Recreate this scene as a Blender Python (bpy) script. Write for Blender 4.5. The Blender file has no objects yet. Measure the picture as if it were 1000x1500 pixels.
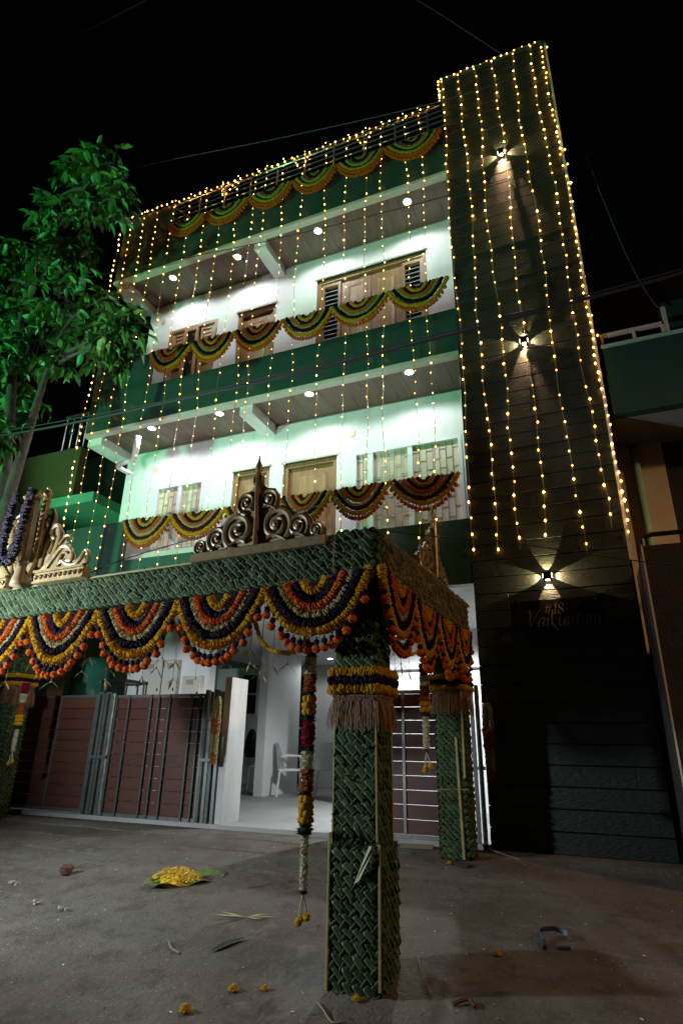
import bpy, math, random
from mathutils import Vector, Matrix
random.seed(7)
R = math.radians
sc = bpy.context.scene
COL = sc.collection

# ------------------------------------------------------------------ camera
YAW, PITCH, ROLL = 0.3987, 0.3722, 0.0162
fw = Vector((-math.sin(YAW)*math.cos(PITCH), math.cos(YAW)*math.cos(PITCH), math.sin(PITCH)))
rt = Vector((math.cos(YAW), math.sin(YAW), 0)); up = rt.cross(fw)
rt2 = rt*math.cos(ROLL)+up*math.sin(ROLL); up2 = -rt*math.sin(ROLL)+up*math.cos(ROLL)
cam = bpy.data.cameras.new('camera'); camo = bpy.data.objects.new('camera', cam); COL.objects.link(camo)
m = Matrix((rt2, up2, -fw)).transposed().to_4x4(); m.translation = (0, 0, 0.87)
camo.matrix_world = m
cam.sensor_fit = 'VERTICAL'; cam.sensor_height = 36; cam.lens = 874.4/1500*36
cam.clip_start = .05; cam.clip_end = 500
sc.camera = camo

# ------------------------------------------------------------------ world, moon, lamps outside the frame, exposure
w = bpy.data.worlds.new('World'); sc.world = w; w.use_nodes = True
nt = w.node_tree; bg = nt.nodes['Background']
sky = nt.nodes.new('ShaderNodeTexSky'); sky.sky_type = 'NISHITA'; sky.sun_disc = False
sky.sun_elevation = R(2); sky.sun_rotation = R(200)
nt.links.new(sky.outputs[0], bg.inputs[0]); bg.inputs[1].default_value = 0.0006
sun = bpy.data.lights.new('moon', 'SUN'); sun.energy = 0.004; sun.angle = R(.5); sun.color = (.8, .88, 1)
so = bpy.data.objects.new('moon', sun); COL.objects.link(so); so.rotation_euler = (R(50), 0, R(-25))

def spot(name, loc, aim, energy, color, size=120, blend=.5, rad=.15):
    l = bpy.data.lights.new(name, 'SPOT'); l.energy = energy; l.color = color
    l.spot_size = R(size); l.spot_blend = blend; l.shadow_soft_size = rad
    o = bpy.data.objects.new(name, l); COL.objects.link(o); o.location = loc
    o.rotation_euler = (Vector(aim)-Vector(loc)).to_track_quat('-Z', 'Y').to_euler()
    return o
# street side lamps whose light the photograph shows: white flood by the canopy, green flood under the tree, sodium street lamp on the right
spot('white_flood', (-5.2, 1.7, 1.52), (-2.4, 5.2, 2.6), 470, (.84, .93, 1), 140, .5, .08)
spot('green_flood', (-10.5, -1.5, 1.6), (-6.2, 6.3, 6.9), 2200, (.20, 1, .49), 56, .4, .18)
spot('sodium_lamp', (7.0, 2.6, 5.6), (.3, 4.6, .2), 720, (1, .56, .27), 80, .8, .15)

sc.view_settings.view_transform = 'Standard'; sc.view_settings.look = 'None'
sc.view_settings.exposure = 0.45; sc.view_settings.gamma = 1
try: sc.view_settings.use_curve_mapping = False
except Exception: pass
sc.render.engine = 'CYCLES'
cy = sc.cycles
cy.use_denoising = True
try: cy.denoiser = 'OPENIMAGEDENOISE'
except Exception: pass
cy.max_bounces = 6; cy.diffuse_bounces = 3; cy.glossy_bounces = 3; cy.transmission_bounces = 4; cy.transparent_max_bounces = 6
cy.caustics_reflective = False; cy.caustics_refractive = False
cy.sample_clamp_indirect = 4
try: cy.use_light_tree = True
except Exception: pass

# ------------------------------------------------------------------ helpers
class MB:
    def __init__(s): s.v = []; s.f = []; s.m = []
    def add(s, vs, fs, mi=0):
        b = len(s.v); s.v += [tuple(p) for p in vs]
        for f in fs: s.f.append(tuple(i+b for i in f)); s.m.append(mi)
        return s
    def box(s, x0, x1, y0, y1, z0, z1, mi=0):
        vs = [(x0,y0,z0),(x1,y0,z0),(x1,y1,z0),(x0,y1,z0),(x0,y0,z1),(x1,y0,z1),(x1,y1,z1),(x0,y1,z1)]
        return s.add(vs, [(0,3,2,1),(4,5,6,7),(0,1,5,4),(1,2,6,5),(2,3,7,6),(3,0,4,7)], mi)
    def bbox(s, x0, x1, y0, y1, z0, z1, b=.006, mi=0):
        """box whose front (-Y) face has a bevelled rim"""
        vs = [(x0,y0+b,z0),(x1,y0+b,z0),(x1,y0+b,z1),(x0,y0+b,z1),(x0+b,y0,z0+b),(x1-b,y0,z0+b),(x1-b,y0,z1-b),(x0+b,y0,z1-b),
              (x0,y1,z0),(x1,y1,z0),(x1,y1,z1),(x0,y1,z1)]
        return s.add(vs, [(4,5,6,7),(0,1,5,4),(1,2,6,5),(2,3,7,6),(3,0,4,7),(8,11,10,9),(0,8,9,1),(1,9,10,2),(2,10,11,3),(3,11,8,0)], mi)
    def tube(s, path, r, n=6, mi=0, cap=True, jit=None):
        path = [Vector(p) for p in path]; rings = []
        t = (path[1]-path[0]).normalized()
        a = t.cross(Vector((0,0,1)));
        if a.length < .05: a = t.cross(Vector((0,1,0)))
        a.normalize()
        vs = []
        for i, p in enumerate(path):
            t = (path[min(i+1, len(path)-1)]-path[max(i-1, 0)])
            if t.length < 1e-9: t = Vector((0,0,1))
            t.normalize(); a = (a-t*a.dot(t)); a.normalize(); b = t.cross(a)
            rr = r(i/(len(path)-1), i) if callable(r) else r
            for k in range(n):
                th = 2*math.pi*k/n; q = rr*(jit() if jit else 1)
                vs.append(p+a*(math.cos(th)*q)+b*(math.sin(th)*q))
        fs = []
        for i in range(len(path)-1):
            for k in range(n):
                fs.append((i*n+k, i*n+(k+1)%n, (i+1)*n+(k+1)%n, (i+1)*n+k))
        if cap:
            fs.append(tuple(range(n))[::-1]); fs.append(tuple((len(path)-1)*n+k for k in range(n)))
        return s.add(vs, fs, mi)
    def ball(s, c, r, n=8, k=6, mi=0, jit=0, sz=1):
        c = Vector(c); vs = [c+Vector((0,0,r*sz))]
        for i in range(1, k):
            ph = math.pi*i/k
            for j in range(n):
                th = 2*math.pi*(j+.5*(i%2))/n; q = r*(1+random.uniform(-jit, jit))
                vs.append(c+Vector((q*math.sin(ph)*math.cos(th), q*math.sin(ph)*math.sin(th), q*sz*math.cos(ph))))
        vs.append(c-Vector((0,0,r*sz))); fs = []
        for j in range(n): fs.append((0, 1+j, 1+(j+1)%n))
        for i in range(k-2):
            for j in range(n): fs.append((1+i*n+j, 1+(i+1)*n+j, 1+(i+1)*n+(j+1)%n, 1+i*n+(j+1)%n))
        L = len(vs)-1
        for j in range(n): fs.append((L, 1+(k-2)*n+(j+1)%n, 1+(k-2)*n+j))
        return s.add(vs, fs, mi)
    def octa(s, c, r, h, mi=0):
        x, y, z = c
        return s.add([(x,y,z+h),(x+r,y,z),(x,y+r,z),(x-r,y,z),(x,y-r,z),(x,y,z-h)], [(0,1,2),(0,2,3),(0,3,4),(0,4,1),(5,2,1),(5,3,2),(5,4,3),(5,1,4)], mi)
    def mesh(s, name, mats, smooth=False):
        me = bpy.data.meshes.new(name); me.from_pydata(s.v, [], s.f)
        for mt in (mats if isinstance(mats, (list, tuple)) else [mats]): me.materials.append(mt)
        if len(me.materials) > 1: me.polygons.foreach_set('material_index', s.m)
        if smooth: me.polygons.foreach_set('use_smooth', [True]*len(me.polygons))
        me.update(); return me
    def build(s, name, mats, parent=None, smooth=False):
        return link(name, s.mesh(name, mats, smooth), parent)

def link(name, me, parent=None):
    o = bpy.data.objects.new(name, me); COL.objects.link(o)
    if parent is not None: o.parent = parent
    return o
def tag(o, label=None, cat=None, group=None, kind=None):
    if label: o['label'] = label
    if cat: o['category'] = cat
    if group: o['group'] = group
    if kind: o['kind'] = kind
    return o
def thing(name, label, cat, group=None, loc=(0,0,0)):
    o = bpy.data.objects.new(name, None); COL.objects.link(o); o.location = loc; o.empty_display_size = .1
    return tag(o, label, cat, group)
ORD = ['first','second','third','fourth','fifth','sixth','seventh','eighth','ninth','tenth','eleventh','twelfth','thirteenth','fourteenth','fifteenth','sixteenth','seventeenth','eighteenth','nineteenth','twentieth']

def catmull(pts, n=8):
    P = [Vector(p) for p in pts]; P = [2*P[0]-P[1]]+P+[2*P[-1]-P[-2]]; out = []
    for i in range(1, len(P)-2):
        for k in range(n):
            t = k/n; a, b, c, d = P[i-1:i+3]
            out.append(.5*((2*b)+(c-a)*t+(2*a-5*b+4*c-d)*t*t+(3*b-a-3*c+d)*t**3))
    out.append(P[-2]); return out

# ------------------------------------------------------------------ materials
def mat(name, col, rough=.6, metal=0, var=0, vscale=3, bump=0, bscale=40, emit=None, estr=0, island=0, objv=0, spec=.5, stretch=None, col2=None, trans=0):
    m = bpy.data.materials.new(name); m.use_nodes = True; t = m.node_tree; N = t.nodes; L = t.links
    b = N['Principled BSDF']; b.inputs['Roughness'].default_value = rough; b.inputs['Metallic'].default_value = metal
    b.inputs['Specular IOR Level'].default_value = spec
    b.inputs['Base Color'].default_value = (*col, 1)
    tc = N.new('ShaderNodeTexCoord'); src = tc.outputs['Object']
    geo = N.new('ShaderNodeNewGeometry')
    mp = N.new('ShaderNodeMapping'); L.new(geo.outputs['Position'], mp.inputs[0])
    if stretch: mp.inputs['Scale'].default_value = stretch
    src = mp.outputs[0]
    fac = None
    if var:
        n = N.new('ShaderNodeTexNoise'); n.inputs['Scale'].default_value = vscale; n.inputs['Detail'].default_value = 6; n.inputs['Roughness'].default_value = .62
        L.new(src, n.inputs['Vector'])
        mx = N.new('ShaderNodeMix'); mx.data_type = 'RGBA'
        cr = N.new('ShaderNodeMapRange'); cr.inputs[1].default_value = .3; cr.inputs[2].default_value = .7
        L.new(n.outputs[0], cr.inputs[0]); L.new(cr.outputs[0], mx.inputs['Factor'])
        c2 = col2 or tuple(c*(1-var) for c in col)
        mx.inputs[6].default_value = (*col, 1); mx.inputs[7].default_value = (*c2, 1)
        fac = mx.outputs[2]
        rr = N.new('ShaderNodeMapRange'); rr.inputs[3].default_value = max(.05, rough-.12); rr.inputs[4].default_value = min(1, rough+.12)
        L.new(n.outputs[0], rr.inputs[0]); L.new(rr.outputs[0], b.inputs['Roughness'])
    if island or objv:
        hs = N.new('ShaderNodeHueSaturation')
        if island: rnd = geo.outputs['Random Per Island']; amt = island
        else:
            oi = N.new('ShaderNodeObjectInfo'); rnd = oi.outputs['Random']; amt = objv
        mr = N.new('ShaderNodeMapRange'); mr.inputs[3].default_value = 1-amt; mr.inputs[4].default_value = 1+amt
        L.new(rnd, mr.inputs[0]); L.new(mr.outputs[0], hs.inputs['Value'])
        mr2 = N.new('ShaderNodeMapRange'); mr2.inputs[3].default_value = .5-amt*.05; mr2.inputs[4].default_value = .5+amt*.05
        ml = N.new('ShaderNodeMath'); ml.operation = 'FRACT'; mm = N.new('ShaderNodeMath'); mm.operation = 'MULTIPLY'; mm.inputs[1].default_value = 7.3
        L.new(rnd, mm.inputs[0]); L.new(mm.outputs[0], ml.inputs[0]); L.new(ml.outputs[0], mr2.inputs[0]); L.new(mr2.outputs[0], hs.inputs['Hue'])
        if fac: L.new(fac, hs.inputs['Color'])
        else: hs.inputs['Color'].default_value = (*col, 1)
        fac = hs.outputs[0]
    if fac: L.new(fac, b.inputs['Base Color'])
    if bump:
        n2 = N.new('ShaderNodeTexNoise'); n2.inputs['Scale'].default_value = bscale; n2.inputs['Detail'].default_value = 5
        L.new(src, n2.inputs['Vector'])
        bp = N.new('ShaderNodeBump'); bp.inputs['Strength'].default_value = bump; bp.inputs['Distance'].default_value = .02
        L.new(n2.outputs[0], bp.inputs['Height']); L.new(bp.outputs[0], b.inputs['Normal'])
    if emit:
        b.inputs['Emission Color'].default_value = (*emit, 1); b.inputs['Emission Strength'].default_value = estr
    if trans:
        b.inputs['Subsurface Weight'].default_value = trans
        b.inputs['Subsurface Radius'].default_value = (.02, .02, .01)
    return m

M = {}
def ground_material():
    m = bpy.data.materials.new('dusty_ground'); m.use_nodes = True; t = m.node_tree; N = t.nodes; L = t.links; b = N['Principled BSDF']
    geo = N.new('ShaderNodeNewGeometry'); P = geo.outputs['Position']
    def noise(sc_, det=6, ro=.6, dist=0):
        n = N.new('ShaderNodeTexNoise'); n.inputs['Scale'].default_value = sc_; n.inputs['Detail'].default_value = det; n.inputs['Roughness'].default_value = ro; n.inputs['Distortion'].default_value = dist
        L.new(P, n.inputs['Vector']); return n.outputs[0]
    def ramp(src, a, b_):
        r = N.new('ShaderNodeMapRange'); r.inputs[1].default_value = a; r.inputs[2].default_value = b_; L.new(src, r.inputs[0]); return r.outputs[0]
    def mix(f, c1, c2, mode='MIX'):
        x = N.new('ShaderNodeMix'); x.data_type = 'RGBA'; x.blend_type = mode; L.new(f, x.inputs['Factor'])
        for k, c in ((6, c1), (7, c2)):
            if isinstance(c, tuple): x.inputs[k].default_value = (*c, 1)
            else: L.new(c, x.inputs[k])
        return x.outputs[2]
    c = mix(ramp(noise(.9, 5, .6, .4), .35, .65), (.140, .130, .112), (.092, .076, .059))
    c = mix(ramp(noise(4.5, 7, .7), .50, .72), c, (.060, .052, .044))
    c = mix(ramp(noise(2.3, 6, .65, 1.2), .60, .74), c, (.165, .152, .13))
    c = mix(ramp(noise(55, 3, .7), .62, .72), c, (.26, .24, .20))
    c = mix(ramp(noise(38, 3, .7), .64, .74), c, (.035, .030, .026))
    L.new(c, b.inputs['Base Color']); b.inputs['Roughness'].default_value = .93; b.inputs['Specular IOR Level'].default_value = .2
    ad = N.new('ShaderNodeMath'); ad.operation = 'MULTIPLY_ADD'; ad.inputs[1].default_value = .35; L.new(noise(60, 4, .7), ad.inputs[0]); L.new(noise(11, 6, .65), ad.inputs[2])
    bp = N.new('ShaderNodeBump'); bp.inputs['Strength'].default_value = .9; bp.inputs['Distance'].default_value = .035; L.new(ad.outputs[0], bp.inputs['Height']); L.new(bp.outputs[0], b.inputs['Normal'])
    return m
M['ground'] = ground_material()
M['wall'] = mat('white_paint', (.80,.80,.78), .7, var=.16, vscale=2.0, stretch=(1.6,1,.45), bump=.08, bscale=60)
M['inwall'] = mat('porch_paint', (.74,.74,.73), .7, var=.10, vscale=1.2, bump=.08, bscale=60)
M['fascia'] = mat('fascia_paint', (.56,.54,.48), .7, var=.15, vscale=3)
M['green'] = mat('green_paint', (.015,.062,.046), .55, var=.25, vscale=1.6, bump=.12, bscale=50)
M['soffit'] = mat('soffit_panel', (.165,.10,.072), .5, var=.35, vscale=3, stretch=(9,.8,1), objv=.10)
M['stone'] = mat('dark_stone_plank', (.013,.024,.017), .55, var=.35, vscale=5, stretch=(1,1,3.2), bump=.5, bscale=20, objv=.07)
M['joint'] = mat('stone_joint', (.012,.010,.009), .8)
M['teak'] = mat('teak_wood', (.36,.20,.085), .5, var=.45, vscale=6, stretch=(4,4,.5), bump=.15, bscale=40)
M['teak2'] = mat('teak_panel', (.43,.25,.11), .5, var=.4, vscale=6, stretch=(5,5,.5))
M['louver'] = mat('louvre_glass', (.30,.33,.33), .25)
M['frame'] = mat('window_frame', (.74,.77,.76), .4)
M['pane'] = mat('frosted_pane', (.72,.62,.47), .3, var=.2, vscale=2)
M['grille'] = mat('grille_metal', (.33,.31,.26), .45)
M['dark'] = mat('dark_glass', (.012,.014,.017), .12)
M['pvc'] = mat('white_pvc', (.75,.76,.74), .4)
M['steel'] = mat('gate_steel', (.42,.42,.41), .35, metal=.85, var=.5, vscale=18)
M['steel_g'] = mat('weathered_steel', (.13,.17,.155), .45, metal=.5, var=.6, vscale=25)
M['rail'] = mat('steel_rail', (.55,.55,.53), .28, metal=.9)
M['maroon'] = mat('maroon_board', (.082,.028,.017), .5, var=.35, vscale=5, stretch=(1,1,5), objv=.14)
M['weave'] = mat('coconut_leaf', (.033,.070,.024), .72, island=.55, spec=.22, var=.3, vscale=30)
M['strip'] = mat('coconut_leaf_strip', (.033,.070,.024), .72, objv=.55, spec=.22, var=.3, vscale=30)
M['weave_brown'] = mat('brown_leaf', (.090,.080,.040), .6, island=.45, spec=.3)  # browner leaf tone, used on the right beam
M['midrib'] = mat('pale_midrib', (.13,.165,.075), .5)
M['rib_brown'] = mat('brown_midrib', (.13,.11,.06), .5)
M['core'] = mat('leaf_backing', (.016,.024,.012), .8)
M['rib'] = mat('leaf_midrib', (.34,.34,.15), .55, var=.4, vscale=12)
M['gold'] = mat('gilded_metal', (.54,.41,.20), .38, metal=.4, var=.5, vscale=14, bump=.15, bscale=60)
M['goldpanel'] = mat('gilded_panel', (.42,.335,.19), .5, metal=.2, var=.5, vscale=10)
M['bronze'] = mat('aged_bronze', (.31,.235,.125), .42, metal=.35, var=.55, vscale=14)
FL = {'yellow': (.74,.42,.012), 'orange': (.74,.17,.014), 'purple': (.018,.007,.028), 'maroon': (.10,.008,.018), 'cream': (.55,.48,.24),
      'indigo': (.020,.010,.050), 'white': (.70,.66,.48), 'rust': (.44,.14,.03), 'rose': (.33,.010,.050), 'green': (.030,.062,.016), 'greenlit_cream': (.38,.46,.10)}  # last entry: cream petals with the green lamp light mixed into their colour
for k, c in FL.items(): M['fl_'+k] = mat('petals_'+k, c, .75, var=.45, vscale=70, bump=.5, bscale=160, spec=.2)
for k in FL:      # thin petals let some light through
    t = M['fl_'+k].node_tree; out = t.nodes['Material Output']; pb = t.nodes['Principled BSDF']; tr = t.nodes.new('ShaderNodeBsdfTranslucent'); mx = t.nodes.new('ShaderNodeMixShader'); mx.inputs[0].default_value = .38
    t.links.new(pb.inputs['Base Color'].links[0].from_socket, tr.inputs['Color']); t.links.new(pb.outputs[0], mx.inputs[1]); t.links.new(tr.outputs[0], mx.inputs[2]); t.links.new(mx.outputs[0], out.inputs['Surface'])
M['bead'] = mat('silver_bead', (.75,.75,.78), .15, metal=.9)
M['straw'] = mat('brown_straw', (.20,.105,.055), .8, island=.4)
M['crochet'] = mat('brown_cord', (.18,.10,.055), .85, var=.3, vscale=60, bump=.5, bscale=120)
M['leaf'] = mat('tree_leaf', (.065,.185,.032), .45, island=.6, spec=.5)
M['leaf_o'] = mat('tree_leaf_single', (.065,.185,.032), .45, objv=.6, spec=.5)
M['bark'] = mat('tree_bark', (.13,.10,.075), .85, var=.55, vscale=7, bump=.9, bscale=30)
M['palm'] = mat('pale_palm_leaf', (.46,.46,.19), .55, var=.4, vscale=20)
M['thread'] = mat('thread', (.45,.42,.30), .8)
M['cable'] = mat('black_cable', (.006,.006,.006), .7)
M['cable_w'] = mat('grey_cable', (.035,.035,.035), .7)
M['cord'] = mat('clear_cord', (.30,.24,.13), .4)
M['bulb'] = mat('warm_bulb', (1,.8,.4), .4, emit=(1,.46,.085), estr=6)
def bulb_variation(m):
    t = m.node_tree; b = t.nodes['Principled BSDF']; ge = t.nodes.new('ShaderNodeNewGeometry'); mr = t.nodes.new('ShaderNodeMapRange'); pw = t.nodes.new('ShaderNodeMath'); pw.operation = 'POWER'; pw.inputs[1].default_value = 1.8
    t.links.new(ge.outputs['Random Per Island'], pw.inputs[0]); t.links.new(pw.outputs[0], mr.inputs[0]); mr.inputs[3].default_value = 2.5; mr.inputs[4].default_value = 22
    t.links.new(mr.outputs[0], b.inputs['Emission Strength'])
bulb_variation(M['bulb'])
M['led'] = mat('downlight_lens', (1,1,1), .4, emit=(.92,.97,1), estr=25)
M['black'] = mat('black_metal', (.012,.012,.013), .35)
M['sconce_glow'] = mat('sconce_lens', (1,1,1), .4, emit=(1,.72,.42), estr=30)
M['plate'] = mat('sign_plate', (.010,.009,.009), .12)
M['gilt'] = mat('gilt_letter', (.52,.40,.20), .3, metal=.8)
M['plastic'] = mat('white_plastic', (.72,.73,.74), .35)
M['beige'] = mat('beige_wall', (.66,.57,.44), .75, var=.2, vscale=2)
M['nbrown'] = mat('brown_paint', (.22,.11,.05), .7, var=.3, vscale=2)
M['ngrey'] = mat('grey_plaster', (.35,.33,.31), .8, var=.25, vscale=2.5, bump=.2, bscale=40)
M['ndark'] = mat('dark_plaster', (.030,.028,.028), .85, var=.4, vscale=2.5, bump=.3, bscale=30)
M['ngreen'] = mat('light_green_paint', (.34,.58,.44), .7, var=.2, vscale=2)
M['meter'] = mat('meter_box', (.58,.58,.50), .5)
M['banana'] = mat('banana_leaf', (.13,.24,.035), .45, var=.4, vscale=20)
M['husk'] = mat('brown_husk', (.11,.045,.022), .9, var=.4, vscale=30, bump=.7, bscale=70)
M['twig'] = mat('dry_twig', (.20,.16,.10), .8)
M['litter'] = mat('pale_petal_litter', (.50,.46,.38), .8, island=.5)
M['dirt'] = mat('dark_grit', (.05,.042,.035), .95, island=.4)
M['blue'] = mat('blue_plastic', (.020,.034,.058), .5)
M['cloth_black'] = mat('black_fabric', (.012,.012,.013), .9)

# ------------------------------------------------------------------ ground
GROOVES = (4.90, 5.38, 5.76)
def g(y):
    if y > 5.9: z = 0.0
    elif y > 2.6: z = -.09*(5.9-y)
    else: z = max(-.297-.06*(2.6-y), -.40)
    return z
ys = [-60, -20, -8, -2, 0, 1, 1.6, 2.1]; y = 2.4
while y < 6.2: ys.append(y); y += .05
for gv in GROOVES: ys += [gv-.034, gv-.018, gv+.018, gv+.034]
ys += [6.25, 7, 9, 14, 30, 120]; ys = sorted(set(round(a, 4) for a in ys))
xs = [-120, -40, -15, -9]; x = -8.0
while x < 2.6: xs.append(x); x += .12
xs += [4, 8, 20, 60, 120]
def hn(x, y):
    return .010*math.sin(x*1.7+y*2.3+.5)*math.sin(y*1.9-x*.8)+.004*math.sin(x*7.1+1.3*math.sin(y*5))*math.sin(y*6.3+x)
mb = MB(); vs = []
for yy in ys:
    for xx in xs:
        z = g(yy)
        if yy < 5.95 and yy > -1: z += hn(xx, yy)
        wig = .02*math.sin(xx*1.9)
        for gv in GROOVES:
            e = 1 if xx < -1.55 else .0
            if abs(yy-gv) < .02: z -= .035*e
        vs.append((xx, yy, z))
nx = len(xs)
mb.add(vs, [(j*nx+i, j*nx+i+1, (j+1)*nx+i+1, (j+1)*nx+i) for j in range(len(ys)-1) for i in range(nx-1)])
ground = mb.build('ground', M['ground'], smooth=True); tag(ground, kind='structure')
mb = MB()
for k in range(1100):
    x = random.uniform(-5.8, 1.0); y = random.uniform(2.3, 5.9); s = random.choice([.003, .004, .005, .006, .008, .012]); a = random.uniform(0, 6.3)
    z = g(y)+hn(x, y)+.004
    c, d = math.cos(a)*s, math.sin(a)*s
    mb.add([(x-c, y-d, z), (x+d*.5, y-c*.5, z+.003), (x+c, y+d, z), (x-d*.5, y+c*.5, z+.004)], [(0, 1, 2, 3)], 0 if random.random() < .45 else 1)
o = mb.build('petal_litter', [M['litter'], M['dirt']]); tag(o, 'tiny scattered petals and grit on the grey ground', 'litter', kind='stuff')

# ------------------------------------------------------------------ house
house = thing('house', 'three storey house with lit balconies, dark green parapets and a dark plank tower', 'house', loc=(0,0,0))
XL, XT, XR, D = -7.15, -1.10, .43, 6.27
Z1, Z2, Z3, ZT = 2.52, 5.42, 8.52, 10.44
WY = 7.06
# tower
mb = MB(); mb.box(XT+.012, XR, D+.03, 12, 0, ZT-.02)
tower = mb.build('tower', M['joint'], house)
z = .0; k = 0; CH = .182
while z < ZT-.01:
    h = min(CH, ZT-z); off = [.0, .62, .31, .95][k % 4]
    cuts = [XT]+sorted(c for c in (XT+.35+off, XT+1.35+off*.3) if XT+.15 < c < XR-.15)+[XR]
    cuts = [XT, XR] if k % 3 else [XT, cuts[1], XR]
    for i in range(len(cuts)-1):
        mb = MB(); dy = random.uniform(-.003, .002)
        mb.bbox(cuts[i]+.0015, cuts[i+1]-.0015, D+dy-.012, D+.05, z+.004, z+h-.004, .004)
        mb.build('plank', M['stone'], tower)
    z += h; k += 1
mb = MB(); mb.box(XT-.02, XR+.02, D-.03, D+.25, ZT, ZT+.05); mb.build('coping', M['ndark'], tower)
mb = MB(); mb.box(XR, XR+.03, D-.015, D+.03, 2.6, ZT-.01); mb.build('corner_strip', M['fascia'], tower)

def slab(zb, lab):
    s = MB(); s.box(XL, XT, D+.005, WY+.2, zb+.055, zb+.20); so_ = s.build('slab', M['fascia'], house)
    # fascia board in front and at the left end
    f = MB(); f.box(XL, XT, D-.02, D+.09, zb, zb+.055); f.build('fascia', M['fascia'], so_)
    e = MB(); e.box(XL, XL+.28, D+.09, WY, zb-.12, zb+.055)
    e.build('cross_beam', M['wall'], house)
    e = MB(); e.box(-4.30, -4.09, D+.09, WY, zb-.14, zb+.055); e.build('cross_beam', M['wall'], house)
    so2 = MB(); so2.box(XL+.28, XT, D+.09, WY, zb+.034, zb+.055); so2 = so2.build('soffit', M['joint'], house)
    for a, b in ((XL+.285, -4.305), (-4.085, XT-.002)):
        n = round((b-a)/.20); wd = (b-a)/n
        for i in range(n):
            p = MB(); p.box(a+i*wd+.002, a+(i+1)*wd-.002, D+.092, WY-.002, zb+.020+random.uniform(0, .002), zb+.034)
            p.build('soffit_plank', M['soffit'], so2)
slab(Z2, 'lower'); slab(Z3, 'upper')
mb = MB(); mb.box(XL, XT, D+.005, 13, Z1, Z1+.18); mb.build('slab', M['wall'], house)
# back walls of the balconies
def wallpanel(z0, z1, holes, nm='back_wall'):
    """wall at WY with rectangular holes (x0,x1,z0,z1), built of butted boxes"""
    X0, X1 = -6.93, XT
    xsx = sorted({X0, X1, *[h[0] for h in holes], *[h[1] for h in holes]}); b = MB()
    for i in range(len(xsx)-1):
        a, c = xsx[i], xsx[i+1]; cur = z0
        hs = sorted([h for h in holes if h[0] <= a+1e-6 and h[1] >= c-1e-6], key=lambda h: h[2])
        for h in hs:
            if h[2] > cur: b.box(a, c, WY, WY+.18, cur, h[2])
            cur = h[3]
        if z1 > cur: b.box(a, c, WY, WY+.18, cur, z1)
    return b.build(nm, M['wall'], house)
D1a, D1b = (-4.79, -4.15, 2.72, 4.76), (-3.92, -3.06, 2.72, 4.75)
W1a, W1b = (-6.24, -5.31, 3.25, 4.74), (-2.81, -1.27, 3.30, 4.74)
wallpanel(Z1+.18, Z2, [D1a, D1b, W1a, W1b])
D2a, D2b, W2a = (-4.98, -4.23, 5.62, 7.84), (-3.48, -1.63, 5.62, 8.05), (-6.42, -5.40, 6.35, 7.86)
wallpanel(Z2+.2, Z3, [D2a, D2b, W2a])
mb = MB(); mb.box(-6.93, -6.75, WY+.18, 12, Z1+.18, Z3); mb.build('side_wall', M['wall'], house)
mb = MB(); mb.box(-6.93, XT, 12, 12.2, Z1+.18, Z3); mb.build('rear_wall', M['wall'], house)
mb = MB(); mb.box(-6.95, XT, WY+.2, 12.2, Z3+.2, Z3+.3); mb.build('roof', M['ndark'], house)

def door(h, leaves=1, side=False):
    x0, x1, z0, z1 = h; t = .07
    d = MB(); d.box(x0, x0+t, WY+.03, WY+.15, z0, z1); d.box(x1-t, x1, WY+.03, WY+.15, z0, z1); d.box(x0+t, x1-t, WY+.03, WY+.15, z1-t, z1)
    fr = d.build('door', M['teak'], house)
    if side:   # louvred side lights either side of a double door
        sx = .34
        for a, b in ((x0+t, x0+t+sx), (x1-t-sx, x1-t)):
            f = MB(); f.box(a, a+.05, WY+.05, WY+.12, z0, z1-t); f.box(b-.05, b, WY+.05, WY+.12, z0, z1-t); f.box(a+.05, b-.05, WY+.05, WY+.12, z1-t-.07, z1-t)
            f.build('side_light', M['teak'], fr)
            n = 20; zz = z1-t-.10
            for i in range(n):
                l = MB(); l.add([(a+.05, WY+.12, zz), (b-.05, WY+.12, zz), (b-.05, WY+.07, zz-.075), (a+.05, WY+.07, zz-.075)], [(0,1,2,3)])
                l.add([(a+.05, WY+.124, zz+.004), (b-.05, WY+.124, zz+.004), (b-.05, WY+.074, zz-.071), (a+.05, WY+.074, zz-.071)], [(3,2,1,0)])
                l.build('louvre', M['louver'], fr); zz -= .085
            bk = MB(); bk.box(a+.05, b-.05, WY+.14, WY+.16, z0, z1-t); bk.build('back_panel', M['dark'], fr)
        x0 += sx; x1 -= sx
    lw = (x1-x0-2*t)/leaves
    for i in range(leaves):
        a = x0+t+i*lw+.004; b = a+lw-.008
        l = MB(); l.box(a, b, WY+.08, WY+.12, z0, z1-t-.004)
        s = .11
        l.build('door_leaf', M['teak'], fr)
        for za, zb in ((z0+.12, z0+.85), (z0+1.0, z1-t-.14)):
            p = MB()
            p.add([(a+s, WY+.079, za), (b-s, WY+.079, za), (b-s, WY+.079, zb), (a+s, WY+.079, zb),
                   (a+s+.025, WY+.058, za+.025), (b-s-.025, WY+.058, za+.025), (b-s-.025, WY+.058, zb-.025), (a+s+.025, WY+.058, zb-.025),
                   (a+s+.055, WY+.068, za+.055), (b-s-.055, WY+.068, za+.055), (b-s-.055, WY+.068, zb-.055), (a+s+.055, WY+.068, zb-.055)],
                  [(0,1,5,4),(1,2,6,5),(2,3,7,6),(3,0,4,7),(4,5,9,8),(5,6,10,9),(6,7,11,10),(7,4,8,11),(8,9,10,11)])
            p.build('door_panel', M['teak2'], fr)
door(D1a); door(D1b); door(D2a); door(D2b, 2, True)
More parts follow.
